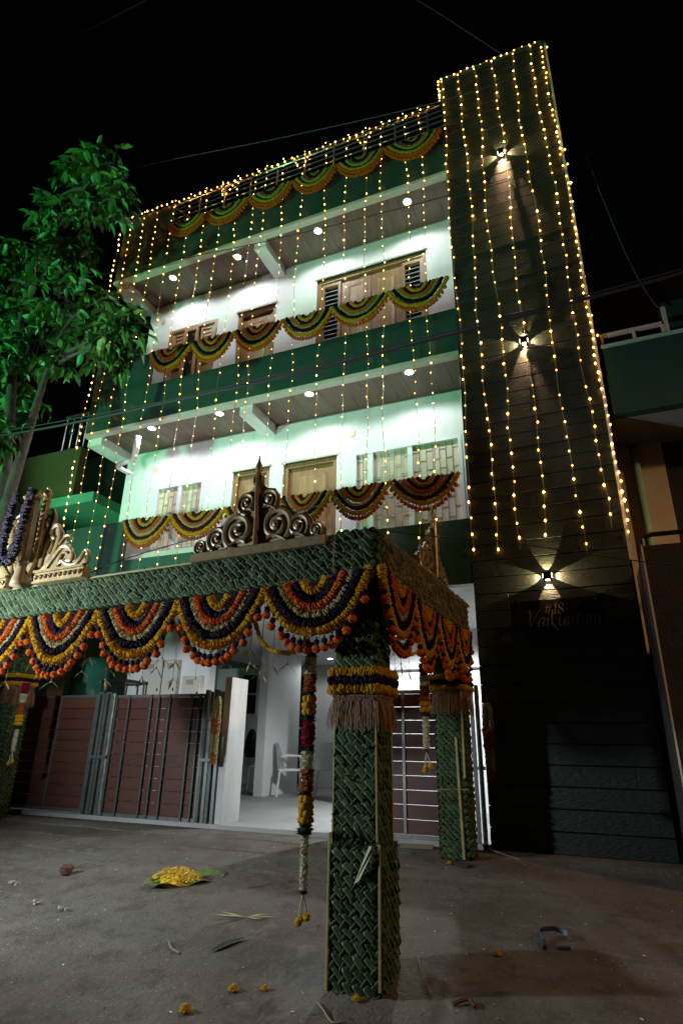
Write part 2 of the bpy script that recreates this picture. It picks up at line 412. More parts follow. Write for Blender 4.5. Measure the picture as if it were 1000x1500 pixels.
def window(h, cuts, mid):
    x0, x1, z0, z1 = h; t = .05
    f = MB(); f.box(x0, x0+t, WY-.01, WY+.10, z0, z1); f.box(x1-t, x1, WY-.01, WY+.10, z0, z1); f.box(x0+t, x1-t, WY-.01, WY+.10, z1-t, z1); f.box(x0+t, x1-t, WY-.01, WY+.10, z0, z0+t)
    fr = f.build('window', M['frame'], house)
    for c in mid:
        q = MB(); q.box(c-.035, c+.035, WY, WY+.08, z0+t, z1-t); q.build('mullion', M['frame'], fr)
    xs_ = [x0+t]+[c for c in mid]+[x1-t]
    for i in range(len(xs_)-1):
        a = xs_[i]+(.035 if i else 0); b = xs_[i+1]-(.035 if i < len(xs_)-2 else 0)
        q = MB(); q.box(a, b, WY+.045+.012*(i % 2), WY+.055+.012*(i % 2), z0+t, z1-t); q.build('pane', M['pane'], fr)
        gq = MB(); yy = WY+.034+.0*i; n = max(2, round((b-a)/.095)); wv = (b-a)/n
        for j in range(1, n): gq.box(a+j*wv-.003, a+j*wv+.003, yy, yy+.008, z0+t, z1-t)
        for j in range(n):
            zz = z0+t+.12+.14*(j % 2)
            while zz < z1-t: gq.box(a+j*wv+.004, a+(j+1)*wv-.004, yy, yy+.008, zz, zz+.008); zz += .28
        gq.build('grille', M['grille'], fr)
window(W1a, None, [-5.775]); window(W1b, None, [-2.55, -1.98])
# upper left window: teak shutters, half open
x0, x1, z0, z1 = W2a
f = MB(); f.box(x0, x0+.06, WY-.01, WY+.12, z0, z1); f.box(x1-.06, x1, WY-.01, WY+.12, z0, z1); f.box(x0+.06, x1-.06, WY-.01, WY+.12, z1-.06, z1)
fr = f.build('window', M['teak'], house)
for i in range(3):
    a = x0+.06+i*.30; b = a+.29; dy = (.0, -.06, .0)[i]
    s = MB(); s.box(a, a+.05, WY+.02+dy, WY+.06+dy, z0, z1-.06); s.box(b-.05, b, WY+.02+dy, WY+.06+dy, z0, z1-.06); s.box(a+.05, b-.05, WY+.02+dy, WY+.06+dy, z1-.13, z1-.06)
    s.build('shutter', M['teak2'], fr)
    q = MB(); q.box(a+.05, b-.05, WY+.05+dy, WY+.055+dy, z0, z1-.13); q.build('pane', M['dark'] if i == 1 else M['teak'], fr)
    if i != 1:
        for j in range(9):
            l = MB(); zz = z1-.17-j*.075; l.box(a+.06, b-.06, WY+.025+dy, WY+.048+dy, zz-.05, zz); l.build('slat', M['teak2'], fr)
# lintel shades above the openings (thin green strip)
for (x0, x1, zz) in ((D1a[0], D1a[1], D1a[3]), (D1b[0], D1b[1], D1b[3]), (D2a[0], D2a[1], D2a[3]), (D2b[0], D2b[1], D2b[3])):
    mb = MB(); mb.box(x0-.02, x1+.02, WY-.025, WY+.03, zz, zz+.03); mb.build('lintel', M['fascia'], house)
# round vents
for (vx, vz) in ((-2.83, 5.05), (-6.30, 5.06), (-6.62, 8.15)):
    mb = MB(); n = 14
    mb.tube([(vx, WY-.012, vz), (vx, WY-.002, vz)], .055, n); mb.build('vent', M['beige'], house)

# parapets
def parapet(z0, z1, zl, name='parapet'):
    b = MB(); b.box(-6.05, XT-.002, D, D+.11, z0, z1); p = b.build(name, M['green'], house)
    b = MB(); b.box(XL, -6.052, D-.004, D+.12, z0, zl); b.box(XL, XL+.1, D+.12, WY, z0, zl-.03); b.build('parapet_end', M['green'], house)
    b = MB(); b.box(-6.049, XT-.003, D+.02, D+.135, z1, z1+.012); b.build('parapet_cap', M['green'], p)
    return p
parapet(Z1-.02, 3.24, 3.84); parapet(Z2+.056, 6.14, 6.76); parapet(Z3+.056, 9.44, 10.02)
# a raised white pier of the lower balcony at the left
mb = MB(); mb.box(-5.95, -4.55, D+.112, D+.13, 3.22, 3.36); mb.build('parapet_ledge', M['fascia'], house)
# roof railing
rl = MB(); rl.box(-6.06, -6.02, D+.02, D+.06, 9.44, 10.05); rail = rl.build('roof_railing', M['rail'], house)
for zz in (9.58, 9.70, 9.82, 9.93): 
    q = MB(); q.tube([(-6.02, D+.05, zz), (XT, D+.05, zz)], .011, 6); q.build('rail_bar', M['rail'], rail)
q = MB(); q.tube([(-6.02, D+.05, 10.03), (XT, D+.05, 10.03)], .022, 8); q.build('handrail', M['rail'], rail, True)
for i in range(9):
    xx = -5.5+i*.52
    q = MB(); q.tube([(xx, D+.05, 9.45), (xx, D+.05, 10.02)], .016, 6); q.build('post', M['rail'], rail)
q = MB(); q.tube([(-6.02, D+.05, 9.95), (-5.6, D+.05, 9.5)], .012, 6); q.build('brace', M['rail'], rail)
# drain pipe at the end of the middle balcony
q = MB(); q.tube([(-6.09, D+.05, 5.26), (-6.09, D+.05, 4.90)], .05, 12)
q.tube(catmull([(-6.09, D+.05, 4.93), (-6.14, D+.05, 4.87), (-6.36, D+.06, 4.84), (-6.45, D+.14, 4.83), (-6.42, D+.34, 4.82)], 5), .038, 10)
q.build('drain_pipe', M['pvc'], house, True)

# porch behind the gates
mb = MB(); mb.box(-9, XT, 6.20, 13, -.10, .045); mb.build('porch_floor', mat('porch_cement', (.34,.34,.33), .6, var=.3, vscale=1.2, bump=.1, bscale=20), house)
mb = MB(); mb.box(-6.6, -5.12, 7.40, 7.55, .045, Z1); pw = mb.build('meter_wall', M['wall'], house)
for (a, b, z0, z1) in ((-6.24, -5.90, 1.46, 2.0), (-5.88, -5.62, 1.46, 2.0), (-5.52, -5.20, 1.40, 1.76)):
    q = MB(); q.bbox(a, b, 7.31, 7.399, z0, z1, .012); bx = q.build('meter_box', M['meter'], pw)
    q = MB(); q.box(b-.05, b-.03, 7.30, 7.309, z0+.1, z0+.14); q.build('latch', M['black'], bx)
    q = MB(); q.box(a+.08, a+.2, 7.304, 7.309, z1-.12, z1-.05); q.build('meter_window', M['grille'], bx)
mb = MB(); mb.box(-4.08, -3.99, 6.24, 6.60, .045, 1.60); mb.build('porch_side_wall', mat('darker_post_paint', (.50,.50,.48), .75, var=.3, vscale=4, stretch=(1,1,.5), bump=.1, bscale=50), house)  # post in a darker, mottled tone than the other porch walls
mb = MB(); mb.box(-5.62, -5.45, 9.7, 11.0, .045, Z1); mb.build('porch_column', M['inwall'], house)
mb = MB(); mb.box(-10.5, -3.7, 12.42, 12.6, .045, Z1); rw = mb.build('porch_rear_wall', M['inwall'], house)
mb = MB(); mb.box(-3.7, -3.6, 9.0, 12.6, .045, Z1); mb.box(-3.6, XT, 9.0, 9.15, .045, Z1); mb.build('porch_room_wall', M['inwall'], house)
for (a, b, z0, z1) in ((-6.72, -6.40, 1.35, 2.45), (-7.66, -7.2, 1.45, 2.4), (-6.31, -5.75, .05, 2.35)):
    q = MB(); q.box(a, b, 12.38, 12.419, z0, z1); f_ = q.build('window' if z0 > 1 else 'door', M['frame'], house)
    q = MB(); q.box(a+.05, b-.05, 12.36, 12.379, z0+.05, (z0+z1)/2-.02); q.build('pane', M['dark'], f_)
    q = MB(); q.box(a+.05, b-.05, 12.36, 12.379, (z0+z1)/2+.02, z1-.05); q.build('pane', M['dark'], f_)
mb = MB(); mb.box(-3.58, -1.3, 8.9, 8.999, 1.95, 2.02); mb.build('wall_ledge', M['inwall'], house)

# ------------------------------------------------------------------ lamps that the photograph shows
def downlight(x, y, z, label, energy, group):
    t = thing('downlight', label, 'ceiling lamp', group, (x, y, z))
    n = 18; rim = MB(); pts = [(math.cos(2*math.pi*i/n), math.sin(2*math.pi*i/n)) for i in range(n)]
    vs = [(c*.075, s*.075, .018) for c, s in pts]+[(c*.072, s*.072, .004) for c, s in pts]+[(c*.055, s*.055, .004) for c, s in pts]+[(c*.055, s*.055, .018) for c, s in pts]
    rim.add(vs, [(r*n+i, r*n+(i+1)%n, (r+1)*n+(i+1)%n, (r+1)*n+i) for r in range(3) for i in range(n)]); rim.build('rim', M['pvc'], t)
    ln = MB(); ln.add([(c*.055, s*.055, .008) for c, s in pts], [tuple(range(n))[::-1]]); ln.build('lens', M['led'], t)
    l = bpy.data.lights.new('downlight_light', 'SPOT'); l.energy = energy; l.color = (.93, .98, 1); l.spot_size = R(165); l.spot_blend = .35; l.shadow_soft_size = .05
    lo = bpy.data.objects.new('downlight_light', l); COL.objects.link(lo); lo.location = (0, 0, -.012); lo.parent = t
pos = ['leftmost', 'second from left', 'third from left', 'rightmost']
for i, x in enumerate((-6.05, -4.725, -3.235, -1.752)):
    downlight(x, 6.52, Z3, f'round white downlight in the top balcony ceiling, {pos[i]} of its four', 32, 'balcony downlights')
for i, x in enumerate((-5.932, -4.692, -3.22, -1.777)):
    downlight(x, 6.42, Z2, f'round white downlight in the lower balcony ceiling, {pos[i]} of its four', 34, 'balcony downlights')
downlight(-2.0, 7.5, Z1-.018, 'white ceiling lamp in the porch behind the gate by the tower', 330, 'porch lamps')
downlight(-5.0, 11.4, Z1-.018, 'white ceiling lamp in the rear of the porch above the chairs', 17, 'porch lamps')

def sconce(x, z, which):
    t = thing('wall_sconce', f'small black cube wall lamp throwing a four pointed star, {which}', 'wall lamp', 'star wall lamps on the tower', (x, D-.012, z))
    b = MB(); s = .042
    b.box(-s, s, -.085, -.004, -s, s); b.build('body', M['black'], t)
    b = MB(); b.box(-.03, .03, -.012, .002, -.03, .03); b.build('mount', M['black'], t)
    for (dx, dz) in ((1, 0), (-1, 0), (0, 1), (0, -1)):
        q = MB(); e = s+.001
        if dx: q.box(min(dx*e, dx*(e+.002)), max(dx*e, dx*(e+.002)), -.065, -.028, -.018, .018)
        else: q.box(-.018, .018, -.065, -.028, min(dz*e, dz*(e+.002)), max(dz*e, dz*(e+.002)))
        q.build('lens', M['sconce_glow'], t)
        l = bpy.data.lights.new('sconce_light', 'SPOT'); l.energy = 16; l.color = (1, .60, .33); l.spot_size = R(66); l.spot_blend = .05; l.shadow_soft_size = .002
        lo = bpy.data.objects.new('sconce_light', l); COL.objects.link(lo); lo.location = (dx*(e+.006), -.046, dz*(e+.006)); lo.parent = t
        lo.rotation_euler = Vector((dx, 0.52, dz)).to_track_quat('-Z', 'Y').to_euler()
sconce(-.32, 8.51, 'topmost on the tower'); sconce(-.31, 5.37, 'middle one of the tower'); sconce(-.345, 2.50, 'above the name plate')

# ------------------------------------------------------------------ name plate with pen-drawn lettering
sign = thing('name_plate', 'dark glossy house name plate with gilt number and name under the lowest wall lamp', 'sign', loc=(-.29, D-.02, 2.07))
mb = MB(); mb.bbox(-.40, .40, -.022, .005, -.20, .20, .008); mb.build('plate', M['plate'], sign)
mb = MB(); mb.box(-.43, .43, -.018, .005, -.235, -.207); mb.build('ledge', M['stone'], sign)
for (a, b) in ((-.36, .17), (.36, .17), (-.36, -.17), (.36, -.17)):
    q = MB(); q.ball((a, -.024, b), .008, 8, 5); q.build('screw', M['bead'], sign, True)
GL = {
 'V': (1.25, [[(-.25,1.75),(.0,1.95),(.18,1.7),(.30,.6),(.38,0)], [(.38,0),(.8,1.0),(1.15,1.85),(1.35,1.95)]]),
 'a': (.95, [[(.72,.92),(.38,1.0),(.08,.62),(.04,.22),(.22,0),(.48,.2),(.72,.92)], [(.74,.98),(.66,.2),(.74,.02),(.92,.12)]]),
 'i': (.45, [[(.02,.8),(.16,.98),(.14,.2),(.22,0),(.40,.12)], [(.16,1.38),(.20,1.44)]]),
 'k': (.95, [[(.12,1.9),(.12,1.0),(.10,0)], [(.72,.92),(.5,.9),(.14,.42)], [(.16,.46),(.45,.1),(.72,-.3),(1.0,-.42)]]),
 'u': (.98, [[(-.02,.82),(.10,.98),(.08,.3),(.22,0),(.5,.2),(.70,.9)], [(.74,.98),(.68,.2),(.76,.02),(.94,.12)]]),
 'n': (.95, [[(-.02,.82),(.10,.98),(.08,.0)], [(.08,.5),(.38,.98),(.62,.9),(.60,.2),(.70,0),(.88,.12)]]),
 't': (.62, [[(.22,1.4),(.16,.3),(.26,0),(.50,.12)], [(-.02,.95),(.48,.98)]]),
 'm': (1.4, [[(-.02,.82),(.10,.98),(.08,.0)], [(.08,.5),(.34,.98),(.54,.9),(.52,0)], [(.52,.5),(.80,.98),(1.02,.9),(1.0,.2),(1.10,0),(1.3,.12)]]),
 '#': (1.25, [[(.35,1.5),(.2,.1)], [(.8,1.5),(.65,.1)], [(.05,1.05),(1.0,1.05)], [(.0,.55),(.95,.55)]]),
 '1': (.75, [[(.12,1.3),(.38,1.6),(.36,.8),(.36,0)], [(.1,0),(.62,0)]]),
 '8': (.95, [[(.4,.85),(.12,1.15),(.2,1.5),(.5,1.6),(.75,1.4),(.65,1.05),(.4,.85),(.1,.55),(.06,.2),(.35,0),(.7,.1),(.8,.45),(.4,.85)]]),
}
def write(text, x, z, h, nib, parent, slant=.18, thick=.006):
    nv = Vector((math.cos(R(35)), math.sin(R(35))))*nib/2
    for ch in text:
        adv, strokes = GL[ch]; b = MB()
        for st in strokes:
            st = catmull([(p[0], p[1], 0) for p in st], 6) if len(st) > 2 else [Vector((*st[0], 0)), Vector((*st[1], 0))]
            vs = []
            for p in st:
                q = Vector((x+(p.x+p.y*slant)*h, z+p.y*h))
                a, c = q-nv, q+nv
                vs += [(a.x, -.024-thick, a.y), (c.x, -.024-thick, c.y), (c.x, -.0225, c.y), (a.x, -.0225, a.y)]
            fs = []
            for i in range(len(st)-1):
                k = i*4; n = k+4
                fs += [(k, k+1, n+1, n), (k+1, k+2, n+2, n+1), (k+3, k, n, n+3)]
            b.add(vs, fs)
        b.build('letter', M['gilt'], parent); x += adv*h
write('#18', -.125, .045, .062, .014, sign)
write('Vaikuntam', -.30, -.075, .082, .017, sign)

# ------------------------------------------------------------------ string lights
def bulbs_along(path, step, start=0.04):
    out = []; acc = start; P = [Vector(p) for p in path]
    for i in range(len(P)-1):
        d = (P[i+1]-P[i]).length
        while acc <= d:
            out.append(P[i].lerp(P[i+1], acc/d)); acc += step*random.uniform(.88, 1.12)
        acc -= d
    return out
def light_string(path, step, label, name='light_string', r=.0145, jx=.012, group='warm string lights on the house'):
    top = Vector(path[0]); t = thing(name, label, 'string lights', group, top)
    loc = [Vector(p)-top for p in path]
    c = MB(); c.tube(loc, .0032, 4); c.build('cord', M['cord'], t)
    b = MB()
    for p in bulbs_along(loc, step):
        if random.random() > .035:
            q = r*random.uniform(.8, 1.15); b.octa((p.x+random.uniform(-jx, jx), p.y-.004+random.uniform(-.006, .008), p.z), q, q*1.5)
    o = b.build('bulbs', M['bulb'], t); o['kind'] = 'stuff'
    return t
FX = [-7.135,-6.895,-6.619,-6.326,-5.971,-5.63,-5.271,-4.938,-4.608,-4.286,-4.092,-3.729,-3.394,-2.958,-2.626,-2.315,-2.041,-1.669,-1.43]
FB = [3.3, 2.95, 2.95, 3.0, 2.95, 3.0, 2.62, 2.66, 2.7, 2.6, 2.66, 2.6, 2.64, 2.62, 2.7, 2.75, 2.9, 2.8, 2.82]
def hangpath(x, z0, z1, y, drift=0):
    n = 26; ph = random.uniform(0, 6)
    lean = random.uniform(-.05, .05)
    return [(x+drift*i/n+lean*(i/n)+.020*math.sin(ph+i*.45)+.010*math.sin(i*1.7+ph), y+.006*math.sin(i*1.3+ph), z0+(z1-z0)*i/n) for i in range(n+1)]
for i, x in enumerate(FX[::-1]):
    j = len(FX)-1-i
    lab = f'{ORD[i]} hanging string of warm bulbs left of the plank tower, counted across the balconies' if j else 'densely lit string of warm bulbs down the far left corner of the house'
    light_string(hangpath(x, 10.03, FB[j], 6.195), .155 if j else .12, lab, r=.0092 if j else .014)
TX = [-1.08,-.789,-.57,-.281,-.01,.25,.40]; TB = [2.79,2.79,2.81,2.91,2.68,2.93,2.79]
for i, x in enumerate(TX):
    lab = f'{ORD[i]} string of warm bulbs from the left on the dark plank tower' if i < 6 else 'dense string of warm bulbs down the right corner of the plank tower'
    light_string(hangpath(x, 10.46, TB[i], 6.222), .172 if i < 6 else .11, lab, r=.0125 if i < 6 else .014)
light_string(hangpath(.455, 10.44, 5.2, 6.30, .02), .30, 'sparse string of warm bulbs behind the right edge of the tower')
light_string([(-7.15+i*.055, 6.24, 10.05+.01*math.sin(i)) for i in range(21)], .12, 'short string of warm bulbs along the top of the solid roof parapet')
light_string([(-6.0+i*.12, 6.29, 10.065+.012*math.sin(i*1.7)) for i in range(41)], .12, 'string of warm bulbs wound along the roof handrail')
light_string([(-1.12+i*.1, 6.24, 10.50+.012*math.sin(i*1.7)) for i in range(16)], .10, 'string of warm bulbs along the top edge of the tower', r=.012)
light_string([(-1.12, 6.24, 10.5), (-1.13, 6.26, 10.03)], .07, 'short string of warm bulbs joining the roof rail to the tower top')
for i, x in enumerate((-5.05, -3.6, -2.5)):
    pth = catmull([(x, 6.28, 10.05), (x+.1, 6.26, 9.75), (x+.22, 6.26, 9.85), (x+.3, 6.28, 10.04)], 6)
    light_string(pth, .11, f'loose loop of warm bulbs hanging on the roof railing, {("leftmost", "middle", "rightmost")[i]} of three', r=.011)

# ------------------------------------------------------------------ flower swags
def strand(mb, path, r, mi=0, n=8, step=None, jit=.16):
    """ruffled rope of petals along a polyline"""
    P = [Vector(p) for p in path]; L = sum((P[i+1]-P[i]).length for i in range(len(P)-1)); step = step or r*.42
    m_ = max(4, int(L/step)); pts = []; acc = 0; seg = 0; d = (P[1]-P[0]).length
    for i in range(m_+1):
        s = L*i/m_
        while seg < len(P)-2 and s > acc+d: acc += d; seg += 1; d = (P[seg+1]-P[seg]).length
        pts.append(P[seg].lerp(P[seg+1], min(1, (s-acc)/max(d, 1e-9))))
    ph = random.uniform(0, 9)
    mb.tube(pts, lambda t, i: r*(random.choice((1.08, 1.0, .92, .84, 1.04))+.05*math.sin(i*.21+ph)), n, mi, True, lambda: random.uniform(1-jit, 1+jit))
def swagcurve(A, B, w, d, n=22, pw=2.3, sk=0):
    A, B = Vector(A), Vector(B); C = (A+B)/2; out = []
    for i in range(n+1):
        t = -1+2*i/n; p = C+(B-A)*.5*w*t; p.z -= d*w*(1-abs(t)**pw)*(1+sk*t); out.append(p)
    return out
def drop_mesh(r, res):
    mb = MB(); n, k = (9, 7) if res else (6, 4)
    mb.ball((0, 0, -.012-r*.3), r*.30, 6, 4, 2)
    mb.ball((0, 0, -.020-r*1.0), r*.70, n, k, 1, .14)
    mb.ball((0, 0, -.022-r*2.35), r, n, k, 0, .12, .92)
    return mb.mesh('pompom', [M['fl_orange'], M['fl_indigo'], M['bead']])
DROPS = [drop_mesh(.027, True) for _ in range(4)]
def drop_small(r):
    mb = MB(); mb.ball((0, 0, -.01-r*.3), r*.35, 5, 3, 1); mb.ball((0, 0, -.012-r*1.5), r, 7, 5, 0, .12, .95); return mb
def swag(A, B, depth, cols, r, label, group, ws, lead, fine=True, ndrop=13, outw=(0, -1, 0)):
    A, B = Vector(A), Vector(B); base = (A+B)/2; base.z -= depth
    t = thing('flower_swag', label, 'flower swag', group, base)
    ow = Vector(outw); pw = random.uniform(2.0, 2.6); sk = random.uniform(-.14, .14)
    for k, (c, wf) in enumerate(zip(cols, ws)):
        mb = MB(); path = [p-base+ow*(.012*(k % 2)) for p in swagcurve(A, B, wf*random.uniform(.97, 1.02) if k else wf, depth, 26 if fine else 16, pw, sk)]
        # slight random sag
        sg = random.uniform(-.008, .008)
        for p in path: p.z += sg
        strand(mb, path, r*(1.0 if k else 1.12), 0, 12 if fine else 8, r*(.20 if fine else .36), .20)
        mb.build('petal_rope', M['fl_'+c], t)
    path = swagcurve(A, B, 1, depth, 60, pw, sk)
    if fine:
        for i in range(ndrop):
            u = .05+.9*i/(ndrop-1); p = path[int(u*60)]-base
            o = link('pompom', random.choice(DROPS), t); o.location = p+Vector((0, 0, -r*.9))+ow*.01; o.rotation_euler = (random.uniform(-.15, .15), random.uniform(-.15, .15), random.uniform(0, 6))
    else:
        b = MB()
        for i in range(ndrop):
            u = .04+.92*i/(ndrop-1); p = path[int(u*60)]-base+Vector((0, 0, -r*.8))
            q = drop_small(.027); b.add([Vector(v)+p for v in q.v], q.f); b.m[-len(q.f):] = q.m
        o = b.build('pompoms', [M['fl_'+lead], M['bead']], t); o['kind'] = 'stuff'
    return t
WS6 = (1, .84, .69, .54, .40, .22); WS7 = (1, .85, .71, .58, .45, .32, .18)
PK1 = [(-5.93,3.79),(-5.11,3.765),(-4.25,3.745),(-3.44,3.775),(-2.735,3.77),(-1.985,3.775),(-1.16,3.755)]
PK2 = [(-5.92,6.64),(-5.13,6.625),(-4.367,6.62),(-3.554,6.58),(-2.776,6.56),(-1.95,6.57),(-1.15,6.56)]
PK3 = [(-5.96,9.36),(-5.175,9.30),(-4.332,9.31),(-3.521,9.33),(-2.753,9.32),(-1.974,9.30),(-1.12,9.28)]
for (pk, nm, cols, lead, dep) in ((PK1, 'lower', ('yellow','maroon','cream','orange','indigo','yellow','maroon'), 'orange', .335),
                             (PK2, 'middle', ('yellow','purple','greenlit_cream','orange','purple','yellow','maroon'), 'orange', .335),
                             (PK3, 'roof', ('orange','yellow','purple','greenlit_cream','orange','purple','yellow'), 'orange', .30)):
    for i in range(6):
        A = (pk[i][0], 6.14, pk[i][1]); B = (pk[i+1][0], 6.14, pk[i+1][1])
        where = {'lower': 'across the lowest balcony', 'middle': 'across the upper balcony', 'roof': 'along the roof railing'}[nm]
        swag(A, B, dep*random.uniform(.90, 1.08), cols, .0255, f'striped flower swag {where}, {ORD[5-i]} from the plank tower', f'flower swags of the {nm} row', WS7, lead, False, 19)
    q = MB(); q.tube([(p[0], 6.16, p[1]+.005) for p in pk], .004, 4); o = q.build('festoon_wire', M['thread']); tag(o, f'thin cord carrying the {nm} row of balcony flower swags', 'cord')

# ------------------------------------------------------------------ woven leaf canopy frame
def weave_floats(W, H, c, seed):
    rnd = random.Random(seed); out = []; s2 = math.sqrt(.5)
    n = int((W+H)/c)+4
    for j in range(-n, n):
        for i in range(-n, n):
            dirn = (i-j) % 2; ca, cb = (i+.5)*c, (j+.5)*c
            u = (ca-cb)*s2+W*.5; v = (ca+cb)*s2+H*.5
            if 0 <= u <= W and 0 <= v <= H: out.append((u, v, dirn, rnd.gauss(0, .10), rnd.uniform(.62, 1.08), rnd.uniform(.4, 2.0)))
    return out
def float_verts(c, dirn, wob=0, ws=1, hs=1):
    """one leaf strip: 5 across x 4 along, creased along a pale midrib; local u,v,n; last face column is the midrib"""
    a = (math.pi/4 if dirn == 0 else 3*math.pi/4)+wob; ca, sa = math.cos(a), math.sin(a); L = c*(1.22 if dirn else .74); hw = c*(.46 if dirn else .42)*ws; h = .0034*hs+(.002 if dirn else 0)
    vs = []
    for (s, zz) in ((-1, -.003), (-.5, h), (.5, h), (1, -.003)):
        for (wq, dz) in ((-1, -.0015), (.42, .0036*hs), (.62, .0036*hs), (1, -.002)):
            wd = hw*(.8 if abs(s) == 1 else 1); l = s*L
            vs.append((l*ca-wq*wd*sa, l*sa+wq*wd*ca, zz+dz))
    fs = [(r*4+k, r*4+k+1, r*4+k+5, r*4+k+4) for r in range(3) for k in (0, 2)]
    ms = [(r*4+1, r*4+2, r*4+6, r*4+5) for r in range(3)]
    return vs, fs, ms
def weave_face(mb, O, U, V, W, H, c, seed, over=.006, skip=None):
    O, U, V = Vector(O), Vector(U).normalized(), Vector(V).normalized(); N = U.cross(V)
    for (u, v, dn, wob, ws, hs) in weave_floats(W, H, c, seed):
        if skip and skip(u, v): continue
        vs, fs, ms = float_verts(c, dn, wob, ws, hs); k0 = len(mb.v)
        mb.add([O+U*min(max(u+a, -over), W+over)+V*min(max(v+b, -over*2), H+over*2)+N*(z+.004) for a, b, z in vs], fs)
        for q in ms: mb.f.append(tuple(i+k0 for i in q)); mb.m.append(1)
pandal = thing('leaf_canopy', 'square entrance canopy of posts and beams clad in woven green coconut leaves', 'canopy', loc=(-1.29, 3.41, g(3.4)))
PO = Vector(pandal.location)
def L_(p): return Vector(p)-PO
# front post: the front face has its leaf strips one by one
PX0, PX1, PY0, PY1 = -1.396, -1.160, 3.29, 3.53
def post(x0, x1, y0, y1, z0, z1, seed, single=False, c=.041):
    b = MB(); b.box(x0+.006-PO.x, x1-.006-PO.x, y0+.006-PO.y, y1-.006-PO.y, z0-PO.z, z1-PO.z); p = b.build('post', M['core'], pandal)
    mb = MB(); W, H = x1-x0, z1-z0
    if single:
        ms = []
        for dn in (0, 1):
            for q in range(2):
                vv, ff, mm = float_verts(c, dn, 0, (1.02, .78)[q], (.8, 1.5)[q]); ms.append(MB().add([(a, -z, b_) for a, b_, z in vv], ff).add([(a, -z, b_) for a, b_, z in vv], mm, 1).mesh('leaf_strip', [M['strip'], M['midrib']]))
        for (u, v, dn, wob, ws, hs) in weave_floats(W, H, c, seed):
            if u < .03 or u > W-.03:
                vs, fs, mm = float_verts(c, dn, wob, ws, hs); vv = [L_((x0+min(max(u+a, -.008), W+.008), y0-.004-zz, z0+v+b_)) for a, b_, zz in vs]
                mb.add(vv, fs); mb.add(vv, mm, 1)
            else:
                o = link('leaf_strip', ms[dn*2+(0 if ws > .84 else 1)], p); o.location = L_((x0+u, y0-.004-random.uniform(0, .003), z0+v)); o.rotation_euler = (random.gauss(0, .05), -wob, random.gauss(0, .06))
    else: weave_face(mb, L_((x0, y0, z0)), (1,0,0), (0,0,1), W, H, c, seed)
    weave_face(mb, L_((x1, y0, z0)), (0,1,0), (0,0,1), y1-y0, H, c, seed+1)
    weave_face(mb, L_((x0, y1, z0)), (0,-1,0), (0,0,1), y1-y0, H, c, seed+2)
    weave_face(mb, L_((x1, y1, z0)), (-1,0,0), (0,0,1), W, H, c, seed+3)
    o = mb.build('leaf_weave', [M['weave'], M['midrib']], p); o['kind'] = 'stuff'
    # frayed leaf tips along the vertical edges
    fr = MB(); zz = z0+.03
    while zz < z1:
        for (ex, ey, sx, sy) in ((x0, y0, -1, -1), (x1, y0, 1, -1)):
            a = random.uniform(.3, .9)*random.choice((-1, 1)); l = random.uniform(.015, .04)
            q = L_((ex, ey-.004, zz)); fr.add([q+Vector((0, 0, -.006)), q+Vector((0, 0, .006)), q+Vector((sx*l*.55, sy*l*.35, l*a))], [(0, 1, 2)])
        zz += random.uniform(.02, .05)
    for k in range(46):   # loose blades standing off the mat
        u = random.uniform(.01, W-.01); zz = random.uniform(z0+.1, z1-.05); a = random.choice((.8, 2.3))+random.gauss(0, .35); l = random.uniform(.04, .10); wd_ = random.uniform(.004, .009)
        q = L_((x0+u, y0-.010, zz)); d = Vector((math.cos(a), 0, math.sin(a)*random.choice((1, -1)))); s_ = Vector((-d.z, 0, d.x))*wd_
        fr.add([q-s_*.6, q+s_*.6, q+d*l*.6+s_+Vector((0, -.008, 0)), q+d*l+Vector((0, -random.uniform(.010, .035), 0)), q+d*l*.6-s_+Vector((0, -.008, 0))], [(0, 1, 2, 3, 4)])
    o = fr.build('frayed_tips', M['weave'], p); o['kind'] = 'stuff'
    return p
fp = post(PX0, PX1, PY0, PY1, g(3.3)-.05, 2.10, 11, True)
q = MB(); q.tube([L_((PX0-.008, PY0-.012, g(3.3)-.03)), L_((PX0-.006, PY0-.008, .75)), L_((PX0-.004, PY0-.01, 1.2))], .007, 6); q.build('midrib', M['rib'], fp)
q = MB(); q.tube([L_((PX1+.008, PY0-.006, -.2)), L_((PX1+.006, PY0-.012, .5)), L_((PX1+.003, PY0-.012, 1.1))], .006, 6); q.build('midrib', M['rib'], fp)
q = MB(); q.tube([L_((PX1+.016, PY1-.02, .25)), L_((PX1+.012, PY1-.02, 1.2))], .008, 6); q.build('midrib', M['rib'], fp)
# second mat wrapped round the foot of the front post
zf = .41
b = MB(); ex = .023
x0, x1, y0, y1 = PX0-.010, PX1+ex, PY0-ex, PY1+ex
weave_face(b, L_((x0, y0, g(3.3)-.03)), (1,0,0), (0,0,1), x1-x0, zf-g(3.3), .040, 51); weave_face(b, L_((x1, y0, g(3.3)-.03)), (0,1,0), (0,0,1), y1-y0, zf-g(3.3), .040, 52)
weave_face(b, L_((x0, y1, g(3.3)-.03)), (0,-1,0), (0,0,1), y1-y0, zf-g(3.3), .040, 53)
cr = MB(); cr.box(x0+.006-PO.x, x1-.006-PO.x, y0+.006-PO.y, y1-.006-PO.y, g(3.3)-.03-PO.z, zf-.02-PO.z); cr = cr.build('foot_wrap', M['core'], pandal)
o = b.build('leaf_weave', [M['weave'], M['midrib']], cr); o['kind'] = 'stuff'
q = MB(); q.tube([L_((x0-.006, y0-.010, g(3.3)-.03)), L_((x0-.004, y0-.008, zf+.03))], .009, 6); q.build('midrib', M['rib'], cr)
q = MB(); q.tube([L_((x1+.002, y0-.012, g(3.3)+.02)), L_((x1+.004, y0-.010, zf-.01))], .007, 6); q.build('midrib', M['rib'], cr)
